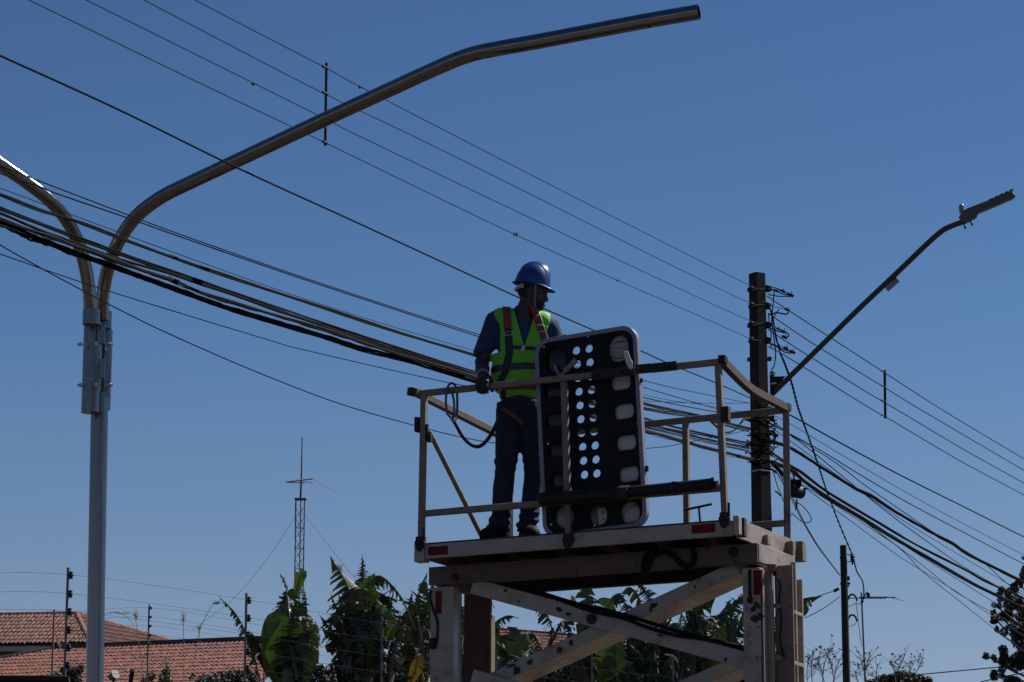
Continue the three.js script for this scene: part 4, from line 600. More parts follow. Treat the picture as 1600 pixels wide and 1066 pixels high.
// lashed bundles: several strands on one messenger
function bundle(label, strands, depth, seed, clamps = [], cat = 'cable bundle', group = 'lashed cable bundles') {
  rnd = mulberry(seed); const first = strands[0].px[0], o = at(first[0], first[1], depth(first[0])); const t = thing('cable_bundle', label, cat, o, 0, group);
  strands.forEach((s, si) => {
    const c = new THREE.SplineCurve(s.px.map(([x, y]) => new THREE.Vector2(x, y))), n = s.px.length * 14, pts = []; const ph = rr(0, 6), sp = rr(.12, .3);
    for (let i = 0; i <= n; i++) { const q = c.getPoint(i / n), p = at(q.x, q.y, depth(q.x) + (s.dz ?? 0)); const a = ph + i * sp; p.y += Math.sin(a) * (s.tw ?? .0025) + .45 * (s.jig ?? .008) * fbm(i * .31, seed + si * 3.1, 2, 2); p.z += Math.cos(a) * (s.tw ?? .0025); pts.push(p.sub(o)); }
    part('strand', new THREE.TubeGeometry(curve(pts), n * 2, s.r, 6, false), s.m ?? M.cable, t);
  });
  for (const [x, y, r, len] of clamps) { const a = at(x - len / 2, y - len * .19, depth(x)).sub(o), b = at(x + len / 2, y + len * .19, depth(x)).sub(o); part('clamp', rod(a, b, r, r, 10), M.black, t); }
  return t;
}
const off = (px, dy) => px.map(([x, y]) => [x, y + dy * .8]);
const K1 = [[-60, 280], [0, 304], [60, 327], [120, 346], [200, 376], [300, 413], [400, 446], [500, 479], [620, 518], [742, 555], [860, 590], [1004, 630], [1050, 640], [1085, 648], [1130, 659], [1172, 670]];
bundle('upper thick lashed cable bundle crossing the left lamp arms', [{ px: off(K1, -1.2), r: 0.0063 }, { px: off(K1, 1.0), r: 0.0070 }, { px: off(K1, 2.4), r: 0.0059, m: M.cableGrey }, { px: K1, r: 0.0067, dz: .012 }], teleL, 11, [[271, 402, .0125, 15]]);
const K2 = [[-60, 301], [0, 325.5], [94, 361], [131, 375], [200, 401], [290, 431], [400, 470], [500, 504.5], [620, 543], [742, 581.5], [860, 612], [1004, 637.5], [1040, 643.5], [1085, 650], [1130, 662], [1170, 672]];
bundle('top cable bundle of the lower group at the left edge', [{ px: off(K2, -1.5), r: 0.0074 }, { px: off(K2, 3.0), r: 0.0078 }, { px: off(K2, 1), r: 0.0044, dz: .02, m: M.cableGrey }, { px: [[-60, 311], [0, 334], [80, 366], [169, 399], [262, 427], [331, 450], [420, 481], [500, 508.5], [620, 549], [744, 587], [860, 625], [940, 654], [1006, 671], [1067, 688], [1118, 702], [1171, 715], [1206, 721]], r: 0.0096 }], teleL, 23);
const K3 = [[-60, 318], [0, 342.5], [60, 364], [112, 382], [187, 410], [264, 436], [312, 456], [388, 480], [500, 513], [620, 553], [744, 590], [860, 627], [940, 655], [1006, 673.5], [1040, 682.5], [1118, 703.5], [1171, 717], [1208, 722]];
bundle('middle cable bundle of the lower group, with a grey splice clamp', [{ px: off(K3, -1.5), r: 0.0081, m: M.cableGrey }, { px: off(K3, 1.5), r: 0.0074 }, { px: off(K3, 0), r: 0.0081, dz: .02 }, { px: off(K3, 3.5), r: 0.0037, jig: .03 }], (x) => teleL(x) - .04, 37, [[271, 438, .018, 17]]);
const K4 = [[-60, 324], [0, 348], [22, 359], [75, 381], [118, 397], [161, 413], [200, 426], [241, 442], [305, 464], [361, 485], [434, 506], [500, 526], [560, 545], [640, 566], [744, 597], [860, 631], [940, 655], [1005, 667], [1040, 674], [1113, 692], [1171, 704]];
bundle('lowest ragged cable bundle of the lower group at left', [{ px: off(K4, -3), r: 0.0067, jig: .008 }, { px: off(K4, 0), r: 0.0067, jig: .010 }, { px: off(K4, 2.5), r: 0.0052, jig: .016 }, { px: off(K4, -6), r: 0.0052, jig: .02, m: M.cableGrey }, { px: off(K4, -5), r: 0.0074, jig: .02, dz: .03 }, { px: [[-30, 338], [20, 362], [50, 375], [90, 388], [110, 397], [140, 402]], r: 0.0074, jig: .03 }], (x) => teleL(x) + .05, 41);
// right of the pole
const RG = 'cables running right from the concrete pole';
wire('cable', 'uppermost single dark cable right of the pole, below the bare wires', 'cable', RG, [[1196, 634], [1235, 649], [1300, 685], [1400, 739], [1500, 789], [1600, 839], [1720, 897]], rightL, .0125, M.cable);
wire('cable', 'faint thin cable second below the bare wires at right', 'cable', RG, [[1200, 645], [1236, 663], [1297, 700], [1365, 740], [1400, 760.5], [1471, 800], [1545, 839], [1595, 865], [1720, 930]], rightL, .006, M.wireBlue);
wire('cable', 'thin dark cable third below the bare wires at right', 'cable', RG, [[1202, 662], [1236, 679], [1284, 705], [1339, 739], [1400, 775], [1445, 800], [1519, 839], [1597, 880], [1720, 942]], rightL, .009, M.cable);
wire('cable', 'thin cable meeting the upper thick cable near the right edge', 'cable', RG, [[1202, 660], [1236, 680], [1301, 720], [1350, 757], [1400, 792], [1456, 830], [1531, 875], [1573, 911], [1640, 960]], (x) => rightL(x) + .1, .0075, M.cable);
wire('cable', 'thin cable running between the two right-hand cable bundles', 'cable', RG, [[1203, 655], [1236, 681], [1262, 700], [1342, 765], [1400, 811], [1450, 847], [1503, 884], [1573, 925], [1640, 970]], (x) => rightL(x) + .2, .0075, M.cable);
wire('cable', 'very thin cable under the upper right-hand thick cable', 'cable', RG, [[1205, 668], [1236, 690], [1300, 737], [1345, 768], [1400, 806], [1431, 826], [1500, 868], [1573, 911], [1640, 948]], (x) => rightL(x) + .3, .0055, M.wireBlue);
wire('cable', 'upper of three thin cables fanning low to the right tree', 'cable', RG, [[1204, 725], [1264, 767], [1340, 822], [1400, 866], [1449, 897], [1492, 923], [1554, 965], [1610, 1000]], (x) => rightL(x) + .15, .0062, M.wireBlue);
wire('cable', 'middle of three thin cables fanning low to the right tree', 'cable', RG, [[1205, 722], [1270, 760], [1343, 810], [1400, 852], [1445, 886], [1492, 924], [1550, 957], [1610, 990]], (x) => rightL(x) + .25, .0062, M.wireBlue);
wire('cable', 'lowest of three thin cables fanning low to the right tree', 'cable', RG, [[1205, 728], [1300, 786], [1370, 832], [1407, 858], [1445, 896], [1500, 940], [1554, 983], [1610, 1025]], (x) => rightL(x) + .35, .0062, M.wireBlue);
wire('cable', 'thin cable just under the lowest thick bundle at right', 'cable', RG, [[1300, 785], [1380, 832], [1456, 880], [1510, 914], [1556, 943], [1620, 980]], (x) => rightL(x) + .2, .0062, M.wireBlue);
bundle('upper thick cable running right and down from the concrete pole', [{ px: [[1206, 690], [1236, 700], [1281, 728], [1335, 762], [1363, 775], [1400, 799.5], [1460, 834], [1490, 849.5], [1512, 865], [1554, 886.5], [1600, 909], [1720, 965]], r: .022, jig: .02 }, { px: [[1206, 692], [1236, 701.5], [1281, 730], [1335, 764], [1363, 777.5], [1400, 801.5], [1460, 836], [1490, 852], [1512, 867.5], [1554, 888.5], [1600, 911.5], [1720, 967]], r: .014, jig: .03 }], rightL, 51);
bundle('middle cable bundle running right and down from the concrete pole', [{ px: [[1206, 708], [1236, 727.5], [1256, 740], [1294, 769], [1342, 797.5], [1400, 832.5], [1441, 856], [1505, 888], [1542, 909], [1600, 934.5], [1720, 990]], r: .016 }, { px: [[1206, 712], [1236, 730], [1256, 743], [1294, 771], [1342, 800], [1400, 834.5], [1441, 857.5], [1505, 890], [1542, 910.5], [1600, 936], [1720, 991]], r: .009 }], (x) => rightL(x) + .05, 53);
bundle('lowest and thickest cable bundle running right from the pole', [{ px: [[1206, 721], [1237, 734], [1256, 751], [1297, 779], [1350, 811], [1400, 842], [1447, 869], [1512, 907], [1554, 928], [1600, 950.5], [1720, 1006]], r: .024, jig: .015 }, { px: [[1206, 723], [1237, 736.5], [1256, 753], [1297, 782], [1350, 814], [1400, 844.5], [1447, 871.5], [1512, 909.5], [1554, 930], [1600, 952.5], [1720, 1008]], r: .016, jig: .02, m: M.cableGrey }, { px: [[1206, 722], [1237, 733], [1256, 749], [1297, 777.5], [1350, 810], [1400, 840.5], [1447, 868], [1512, 906], [1554, 927], [1600, 949], [1720, 1005]], r: .010, jig: .02 }], (x) => rightL(x) + .1, 57);
{ // twisted drop from the pole to the small pole
  const px = [[1220, 553], [1227, 570], [1237.5, 600], [1247, 636], [1256, 662], [1266, 690], [1275, 716], [1281, 734], [1290, 762], [1297.5, 782], [1312, 820], [1331, 865], [1334, 873], [1339, 893], [1348, 909], [1350, 930], [1347, 945]], d = (y) => 39.8 + (60 - 39.8) * sm(553, 868, y) ** .9;
  const o = at(1220, 553, 39.8), t = thing('service_cable', 'twisted black drop cable from the concrete pole down to the small pole', 'service cable', o); const c = new THREE.SplineCurve(px.map(a => new THREE.Vector2(...a)));
  for (const k of [0, 1]) { const pts = [], n = 220; for (let i = 0; i <= n; i++) { const q = c.getPoint(i / n), D = Math.min(60, d(q.y)); const p = at(q.x, q.y, D); const a = i * 1.25 + k * Math.PI; p.x += Math.cos(a) * .010; p.z += Math.sin(a) * .010; pts.push(p.sub(o)); } part('strand', new THREE.TubeGeometry(curve(pts), 700, .0095, 5, false), M.cable, t); }
}
for (const [dx, l] of [[0, 'left one of two thin drop wires from the splice closure to the small pole'], [3.5, 'right one of two thin drop wires from the splice closure to the small pole']]) { const f = (a) => at(a[0] + dx * (1 - (a[1] - 735) / 190), a[1], 40.2 + 19.8 * (a[1] - 735) / 165); const l2 = [[1212, 735], [1237, 780], [1251, 809], [1275, 850], [1295, 877], [1312, 899]].map(f); solo('drop_wire', tube(rel(l2, l2[0]), .009, 5), M.wireBlue, l, 'drop wire', l2[0], 'thin drop wires to the small pole'); }

// ───────────────────────── small pole and rooftop aerial at right ─────────────────────────
{
  const a = at(1321, 1066, 60), base = V(a.x, groundY(a.x, a.z), a.z), P = (x, y, d = 60) => at(x, y, d).sub(base), top = P(1317.7, 852.5);
  const t = thing('utility_pole', 'thin dark concrete service pole with iron hooks, right of the lift', 'utility pole', base);
  part('shaft', (() => { const g = new THREE.CylinderGeometry(.068, .10, top.y + .5, 8, 10); g.translate(top.x, (top.y - .5) / 2, top.z); return g; })(), std({ map: concTex, color: lin(.24, .21, .19), roughness: .92 }), t);
  part('insulator', (() => { const c = P(1332, 872); const g = new THREE.LatheGeometry([[0, -.14], [.02, -.14], [.02, -.06], [.045, -.055], [.05, -.03], [.03, -.01], [.05, .02], [.045, .05], [0, .06]].map(q => new THREE.Vector2(...q)), 12); g.translate(c.x, c.y, c.z); return g; })(), M.black, t);
  for (const y of [867, 878]) part('bracket', rod(P(1322, y), P(1335, y), .010, .010, 6), M.rustDark, t);
  for (const [x, y, w, h] of [[1325.5, 904, .06, .09], [1326, 912, .07, .05], [1325, 916, .05, .04], [1313.5, 872, .03, .04], [1313.5, 912.5, .04, .03]]) part('insulator', blk(P(x, y, 59.9), w, h, .05, .01), M.black, t);
  for (const y of [935, 967]) { part('hook', tube([[1325, y + 2], [1328, y - 4], [1332, y - 6], [1336, y - 4], [1339, y + 2], [1339.5, y + 4]].map(q => P(...q)), .02, 8), M.rustDark, t); part('wire_tail', tube([[1339, y + 4], [1336, y + 9], [1330, y + 11], [1325, y + 14]].map(q => P(...q)), .006, 5), M.cable, t); }
  part('strain_insulator', rod(P(1303, 924), P(1311, 920), .035, .03, 8), M.black, t);
  const w1 = [[1259, 939, 52], [1285, 929.5, 56], [1303, 924, 60]].map(q => at(...q)), w2 = [[1258, 966, 52], [1285, 952, 56], [1312, 933, 60]].map(q => at(...q));
  solo('drop_wire', tube(rel(w1, w1[0]), .009, 5), M.cable, 'upper short wire from the small pole towards the banana leaf', 'drop wire', w1[0]); solo('drop_wire', tube(rel(w2, w2[0]), .009, 5), M.cable, 'lower short wire from the small pole towards the banana leaf', 'drop wire', w2[0]);
}
{ const a = at(1355, 1066, 75), base = V(a.x, groundY(a.x, a.z), a.z), P = (x, y, d = 75) => at(x, y, d).sub(base);
  const t = thing('tv_aerial', 'thin television aerial on a leaning mast right of the small pole', 'aerial', base); const m = std({ color: lin(.10, .09, .09), roughness: .5, metalness: .4 });
  part('mast', rod(V(P(1358, 1066).x, 0, P(1358, 1066).z), P(1346, 926), .03, .022, 8), m, t); part('boom', rod(P(1325, 935), P(1400, 933.5), .014, .014, 6), m, t); part('boom', rod(P(1343, 934), P(1384, 934), .03, .03, 6), m, t);
  for (let i = 0; i < 7; i++) { const x = 1330 + i * 12; part('element', rod(P(x, 934.5, 74.7), P(x + 2, 934, 75.3), .008, .008, 5), m, t); } part('element', rod(P(1384, 932), P(1414, 939.5), .008, .008, 5), m, t); part('clamp', blk(P(1357, 930), .08, .1, .05, .01), M.black, t); part('element', rod(P(1350, 932), P(1356, 925), .02, .02, 5), m, t);
  part('feed_cable', tube([[1346, 940], [1342, 945], [1338, 943], [1340, 960], [1343, 985], [1347, 1010]].map(q => P(...q)), .008, 5), M.cable, t); }
for (const [l, d, lb] of [[[[1430, 1055], [1548, 1044], [1700, 1030]], 85, 'thin wire low at right, reaching the dark tree'], [[[1532, 1066], [1582, 1055], [1700, 1035]], 85, 'lowest short wire at the bottom right corner']]) { const p = l.map(q => at(q[0], q[1], d)); solo('cable', tube(rel(p, p[0]), .016, 5), M.cable, lb, 'cable', p[0]); }

// ───────────────────────── lattice radio mast ─────────────────────────
{
  const D = 120, a = at(468, 930, D), base = V(a.x, groundY(a.x, a.z), a.z), P = (x, y, d = D) => at(x, y, d).sub(base);
  const t = thing('radio_mast', 'slim lattice radio mast with a thin whip aerial, behind the banana plants', 'radio mast', base); const m = std({ color: lin(.04, .044, .055), roughness: .7 });
  const y1 = P(468, 777).y, cx = P(468, 850).x, cz = P(468, 850).z, w = .175; const C = [[-w, 0], [w, 0], [.0, -w * 1.6]];
  for (const [x, z] of C) part('leg', rod(V(cx + x, 0, cz + z), V(cx + x, y1, cz + z), .028, .026, 6), m, t);
  const lat = []; const n = Math.floor(y1 / .42); for (let i = Math.floor(n * .3); i < n; i++) { const y = i * .42; for (let k = 0; k < 3; k++) { const A = C[k], Bq = C[(k + 1) % 3]; lat.push(rod(V(cx + A[0], y, cz + A[1]), V(cx + Bq[0], y + .42, cz + Bq[1]), .011, .011, 4)); if (i % 2) lat.push(rod(V(cx + A[0], y, cz + A[1]), V(cx + Bq[0], y, cz + Bq[1]), .011, .011, 4)); } }
  const lm = part('lattice', lat, m, t); lm.userData.kind = 'stuff';
  part('top_plate', blk(V(cx, y1, cz - .1), .48, .05, .4, .01), m, t); part('whip', [rod(V(cx, y1, cz - .1), V(cx + .02, P(469, 745).y, cz - .1), .045, .04, 8), rod(V(cx + .02, P(469, 745).y, cz - .1), V(cx + .03, P(469, 676).y, cz - .1), .032, .022, 8)], m, t);
  part('boom', rod(P(449, 753, D - .4), P(488, 748, D + .4), .035, .035, 6), m, t); part('element', rod(P(446, 753.5), P(476, 755), .02, .02, 5), m, t); part('element', rod(P(462, 750), P(488, 755), .014, .014, 5), m, t); part('element', rod(P(488, 747.5), P(524, 770), .012, .008, 5), std({ color: lin(.3, .2, .2), roughness: .6 }), t); part('feed_line', rod(P(461.5, 785), P(460.5, 895), .018, .018, 5), m, t);
  part('guy_wire', tube([[461, 808, D], [420, 870, D + 4], [365, 935, D + 8], [300, 985, D + 12]].map(q => P(...q)), .007, 5), M.wireBlue, t); part('guy_wire', tube([[475, 803, D], [515, 855, D + 3], [550, 898, D + 6], [590, 940, D + 9]].map(q => P(...q)), .007, 5), M.wireBlue, t);
}

// ───────────────────────── houses with tiled roofs ─────────────────────────
const tileGeo = (() => { const g = new THREE.CylinderGeometry(.5, .5, 1, 7, 1, true, -Math.PI / 2, Math.PI); g.rotateX(-Math.PI / 2); const p = g.attributes.position; for (let i = 0; i < p.count; i++) { const s = p.getZ(i) > 0 ? 1.06 : .88; p.setX(i, p.getX(i) * s); p.setY(i, p.getY(i) * s * .85 + (p.getZ(i) > 0 ? .09 : 0)); } g.computeVertexNormals(); return g; })();
const tileTex = dataTex(256, (u, v) => { const a = pf(u, v, 4, 61), b = pf(u, v, 20, 63); const x = 212 + a * 90 + b * 50; return [x, x * .97, x * .94]; }, 1);
function tiledFace(parent, P0, X, D, wid, len, inside, pitch, row, col, seed) { // P0 ridge start, X along ridge, D down the slope (unit)
  rnd = mulberry(seed); const N = V().crossVectors(D, X).normalize(); if (N.y < 0) N.negate(); const list = [], c = new THREE.Color();
  for (let r = 0; r < len / row; r++) for (let k = 0; k < wid / pitch; k++) { const a = (k + .5) * pitch, b = (r + .5) * row; if (inside && !inside(a, b)) continue; list.push([a, b]); }
  const im = new THREE.InstancedMesh(tileGeo, std({ color: lin(1, 1, 1), map: tileTex, roughness: .85 }), list.length), m = new THREE.Matrix4(), q = new THREE.Quaternion(), e = new THREE.Euler(), bs = new THREE.Matrix4().makeBasis(X, N, D.clone());
  list.forEach(([a, b], i) => { const p = P0.clone().addScaledVector(X, a + rr(-.010, .010)).addScaledVector(D, b + rr(-.022, .022)).addScaledVector(N, .01); m.makeRotationFromEuler(e.set(rr(-.02, .02), rr(-.03, .03), rr(-.03, .03))); m.premultiply(bs).scale(V(pitch * 1.0, pitch * 1.05, row * 1.18)).setPosition(p); im.setMatrixAt(i, m); const v = rr(.62, 1.26) * (1 - .42 * sm(.02, .38, fbm(a * .7 + seed, b * .9, seed, 3))), h = rr(-.06, .06); im.setColorAt(i, c.setRGB(col[0] * v, col[1] * v * (1 + h), col[2] * v * (1 - h))); });
  im.name = 'roof_tile'; im.userData.kind = 'stuff'; im.castShadow = im.receiveShadow = true; parent.add(im); return im;
}
function slab(pts, th, N) { // thin roof deck polygon with thickness
  const pos = [], n = pts.length, lo = pts.map(p => p.clone().addScaledVector(N, -th)); const tri = (a, b, c) => pos.push(a.x, a.y, a.z, b.x, b.y, b.z, c.x, c.y, c.z);
  for (let i = 1; i < n - 1; i++) { tri(pts[0], pts[i], pts[i + 1]); tri(lo[0], lo[i + 1], lo[i]); } for (let i = 0; i < n; i++) { const j = (i + 1) % n; tri(pts[i], lo[i], pts[j]); tri(pts[j], lo[i], lo[j]); }
  const g = new THREE.BufferGeometry(); g.setAttribute('position', new THREE.Float32BufferAttribute(pos, 3)); g.computeVertexNormals(); return boxUV(g, 0);
}
const clay = std({ color: lin(.07, .028, .02), roughness: .9 }), plaster = std({ map: dataTex(256, (u, v) => { const a = pf(u, v, 5, 81), b = pf(u, v, 24, 83); const x = 150 + a * 50 + b * 26; return [x, x * .94, x * .86]; }, .5), roughness: .9 }), brownWall = std({ color: lin(.12, .085, .055), roughness: .9 }), flashing = std({ color: lin(.022, .018, .018), roughness: .6 });
const PITCH_TAN = Math.tan(22 * Math.PI / 180);
{ // front long roof
  const A = at(77, 1017, 100), B0 = at(492, 1000, 97), B = V(B0.x, A.y, B0.z), X = B.clone().sub(A).normalize(), H2 = V().crossVectors(X, V(0, 1, 0)).normalize(); if (H2.z < 0) H2.negate(); const D = H2.clone().addScaledVector(V(0, 1, 0), -PITCH_TAN).normalize(), N = V().crossVectors(D, X).normalize(); if (N.y < 0) N.negate();
  const W = A.distanceTo(B), Ln = 5.2, by = groundY(A.x, A.z); const base = V((A.x + B.x) / 2, by, A.z);
  const t = thing('house', 'low house with a long red tiled roof behind the left fence and lamp post', 'house', base); const R = (p) => p.clone().sub(base);
  const hip = 1.5, inside = (a, b) => a > -b * 1.35 + 0; // hip falls away to the left
  const S = (a, b) => R(A).addScaledVector(X, a).addScaledVector(D, b);
  const roof = part('roof', slab([S(0, 0), S(W, 0), S(W, Ln), S(-Ln * 1.35, Ln)], .1, N), clay, t);
  tiledFace(roof, S(-Ln * 1.4, 0).addScaledVector(N, .02), X, D, W + Ln * 1.4, Ln, (a, b) => (a - Ln * 1.4) > -b * 1.35, .158, .44, [.185, .048, .030], 5);
  part('ridge_flashing', orient(box(.34, .19, W + .2, .01), S(-.1, -.1).addScaledVector(N, .06), S(W + .1, -.1).addScaledVector(N, .06)), flashing, roof);
  part('hip_flashing', orient(box(.34, .1, Ln * 1.68, .01), S(.1, -.05).addScaledVector(N, .07), S(-Ln * 1.35, Ln).addScaledVector(N, .07)), std({ color: lin(.20, .17, .15), roughness: .85 }), roof);
  const wl = S(-2.5, Ln - .4), wr2 = S(W - .3, Ln - .4); const c = wl.clone().add(wr2).multiplyScalar(.5); const hgt = c.y - .2; part('wall', orient(box(3.5, hgt, wl.distanceTo(wr2), .01), V(wl.x, hgt / 2, wl.z - 1.8), V(wr2.x, hgt / 2, wr2.z - 1.8)), plaster, t);
}
{ // hipped house behind it
  const pk = at(119, 961, 112), y0 = pk.y - 1.55, dep = (y) => (y0 - 1.6) * FOC / (HORIZON - y); const nc = at(141, 1007, 1), fix = (x, y) => { let d = 105; for (let i = 0; i < 30; i++) { const p = at(x, y, d); d *= (y0 - 1.6) / (p.y - 1.6); } return at(x, y, d); };
  const near = fix(141, 1007), far = fix(419, 1050), lft = fix(-90, 1011), rl = pk.clone().addScaledVector(lft.clone().sub(near).normalize(), 7), back = V(far.x - 9, y0, far.z - 4);
  const base = V(pk.x, groundY(pk.x, pk.z), pk.z); const t = thing('house', 'house with hipped red tiled roof, highest at the left edge, behind the lamp post', 'house', base); const R = (p) => p.clone().sub(base);
  const faces = [[rl, pk, near, lft], [pk, far, near]];
  faces.forEach((f, i) => { const [a, b, c2] = i ? [near, far, pk] : [lft, near, pk]; const X = b.clone().sub(a).normalize(); let N = V().crossVectors(X, c2.clone().sub(a)).normalize(); if (N.y < 0) N.negate(); let D = V().crossVectors(N, X).normalize(); if (D.y > 0) D.negate();
    const roof = part('roof', slab(f.map(R), .1, N), clay, t); const L = Math.abs(pk.clone().sub(a).dot(D)); const st = R(a).addScaledVector(D, -L).addScaledVector(N, .02); const wid = a.distanceTo(b); const poly = f.map(p => { const q = p.clone().sub(a); return [q.dot(X), L + q.dot(D)]; });
    const ins = (u, v) => { let c = false; for (let i = 0, j = poly.length - 1; i < poly.length; j = i++) { const [xi, yi] = poly[i], [xj, yj] = poly[j]; if ((yi > v) !== (yj > v) && u < (xj - xi) * (v - yi) / (yj - yi) + xi) c = !c; } return c; };
    tiledFace(roof, st, X, D, wid, L, ins, .165, .45, i ? [.135, .042, .028] : [.16, .057, .036], 8 + i); });
  const cap2 = (a, b) => { const l = [], n = Math.floor(a.distanceTo(b) / .38); for (let i = 0; i < n; i++) { const p = R(a).lerp(R(b), i / n), q = R(a).lerp(R(b), (i + 1.12) / n); l.push(rod(p, q, .11, .095, 8).translate(0, .05, 0)); } return l; };
  for (const [a, b] of [[rl, pk], [pk, near], [pk, far]]) { const m2 = part('ridge_tile', cap2(a, b), std({ color: lin(.16, .075, .055), roughness: .9 }), t); m2.userData.kind = 'stuff'; }
  const ev = (a, b) => part('eave_board', orient(box(.12, .17, a.distanceTo(b), .01), R(a).add(V(0, -.12, 0)), R(b).add(V(0, -.12, 0))), std({ color: lin(.30, .26, .23), roughness: .8 }), t); ev(lft, near); ev(near, far);
  const hgt = y0 - base.y + .12; const w0 = R(lft).add(V(0, 0, -.9)), w1 = R(near).add(V(-.7, 0, -.9)); part('wall', orient(box(.2, hgt, w0.distanceTo(w1), .01), V(w0.x, hgt / 2, w0.z), V(w1.x, hgt / 2, w1.z)), brownWall, t); const w2 = R(far).add(V(-.9, 0, 0)); part('wall', orient(box(.2, hgt, w1.distanceTo(w2) - .3, .01), V(w1.x - .2, hgt / 2, w1.z - .2), V(w2.x, hgt / 2, w2.z)), plaster, t);
}
{ // roof seen through the lift's frame
  const A = at(585, 972, 104), B0 = at(900, 1006, 108.5), B = V(B0.x, A.y, B0.z), X = B.clone().sub(A).normalize(), H2 = V().crossVectors(X, V(0, 1, 0)).normalize(); if (H2.z < 0) H2.negate(); const D = H2.clone().addScaledVector(V(0, 1, 0), -PITCH_TAN).normalize(), N = V().crossVectors(D, X).normalize(); if (N.y < 0) N.negate();
  const W = A.distanceTo(B), Ln = 2.3, base = V((A.x + B.x) / 2, groundY(A.x, A.z), A.z), R = (p) => p.clone().sub(base), S = (a, b) => R(A).addScaledVector(X, a).addScaledVector(D, b);
  const t = thing('house', 'house with a red tiled roof and pale eave, glimpsed through the lift frame', 'house', base);
  const roof = part('roof', slab([S(0, 0), S(W, 0), S(W, Ln), S(0, Ln)], .1, N), clay, t); tiledFace(roof, S(0, 0).addScaledVector(N, .02), X, D, W, Ln, null, .165, .44, [.165, .050, .034], 14);
  part('ridge_board', orient(box(.25, .16, W, .01), S(0, -.05).addScaledVector(N, .05), S(W, -.05).addScaledVector(N, .05)), clay, roof); part('eave_board', orient(box(.06, .16, W, .01), S(0, Ln + .04).add(V(0, -.05, 0)), S(W, Ln + .04).add(V(0, -.05, 0))), std({ color: lin(.5, .47, .43), roughness: .8 }), t);
  const hgt = S(0, Ln).y - .3, w0 = S(.3, Ln - .7), w1 = S(W - .3, Ln - .7); part('wall', orient(box(.2, hgt, w0.distanceTo(w1), .01), V(w0.x, hgt / 2, w0.z), V(w1.x, hgt / 2, w1.z)), plaster, t);
}

// ───────────────────────── wall and electric fences ─────────────────────────
const fenceWire = new THREE.MeshPhysicalMaterial({ color: lin(.025, .03, .04), roughness: .8, specularIntensity: .2 });
const fencePx = [[-60, 884, 27.9], [106.5, 887, 28], [385, 927, 29.7], [597, 965, 31.5], [925, 1012, 34.2], [1052, 1026, 35]];
{
  const top = 4.62; const tops = fencePx.map(a => at(...a)); const pts = tops.map(p => V(p.x, top, p.z + .02)); const b0 = V(pts[0].x, 0, pts[0].z);
  const t = thing('garden_wall', 'dark plastered garden wall under the electric fence, at the bottom left corner', 'wall', b0);
  const wm = std({ map: concTex, color: lin(.16, .145, .14), roughness: .92 }); const all = [...pts, V(4.2, top, -38)];
  for (let i = 0; i < all.length - 1; i++) { const a = all[i].clone().sub(b0), b = all[i + 1].clone().sub(b0); const lower = i ? .14 : 0; part('wall_panel', orient(box(.16, top + 1 - lower, a.distanceTo(b), .01), V(a.x, (top - 1 - lower) / 2, a.z), V(b.x, (top - 1 - lower) / 2, b.z)), wm, t); part('coping', orient(box(.22, .05, a.distanceTo(b) + .1, .008), V(a.x, top + .024 - lower, a.z), V(b.x, top + .024 - lower, b.z)), wm, t); }
  const f = thing('electric_fence', 'six-wire electric fence with black insulators on the garden wall, in front of the banana plants', 'electric fence', V(pts[0].x, top, pts[0].z)); const fo = f.position;
  const pm = std({ color: lin(.12, .108, .105), roughness: .6 });
  const ins = new THREE.LatheGeometry([[0, -.036], [.014, -.036], [.022, -.026], [.014, -.014], [.026, -.004], [.026, .006], [.014, .014], [.022, .026], [.014, .036], [0, .036]].map(q => new THREE.Vector2(...q)), 10);
  const hts = [.045, .225, .395, .565, .735, .905]; // down from the top
  tops.forEach((p, i) => { const g = part('post', blk(V(p.x - fo.x, (p.y - top - .15) / 2, p.z - fo.z), .024, p.y - top + .15, .03, .002), pm, f); for (const h of hts) { const m = part('insulator', ins, M.black, g); m.position.set(p.x - fo.x + .030, p.y - h - .03 - top, p.z - fo.z + .01); } });
  for (const h of hts) { const l = []; tops.forEach((p) => { l.push(V(p.x + .05 - fo.x, p.y - h - .03 - top, p.z - fo.z + .01)); }); part('fence_wire', new THREE.TubeGeometry(curve(l), 80, .0015, 5, false), fenceWire, f); }
}
{ // further fence, thinner posts
  const ps = [[-70, 950, 48], [84.5, 953, 50], [233, 945, 52], [293, 1000, 44], [414, 973, 55], [560, 985, 58]]; const A = [ps[0], ps[1], ps[2], ps[4], ps[5]].map(q => at(...q)); const fy = A[0].y - 1.3, fo = V(A[0].x, fy, A[0].z);
  const f = thing('electric_fence', 'farther electric fence with thin posts, between the roofs and the garden wall', 'electric fence', fo); const pm = std({ color: lin(.12, .10, .10), roughness: .6 });
  A.forEach((p, i) => { part('post', rod(V(p.x - fo.x, p.y - fo.y - 1.5, p.z - fo.z), p.clone().sub(fo), .018, .018, 6), pm, f); if (i !== 1) for (let k = 0; k < 5; k++) part('insulator', rod(V(p.x - fo.x, p.y - fo.y - .06 - k * .16, p.z - fo.z), V(p.x - fo.x + .05, p.y - fo.y - .06 - k * .16, p.z - fo.z), .03, .02, 6), M.black, f); });
  for (let k = 0; k < 5; k++) part('fence_wire', new THREE.TubeGeometry(curve(A.map(p => V(p.x - fo.x + .04, p.y - fo.y - .06 - k * .16, p.z - fo.z))), 60, .0022, 4, false), fenceWire, f);
}
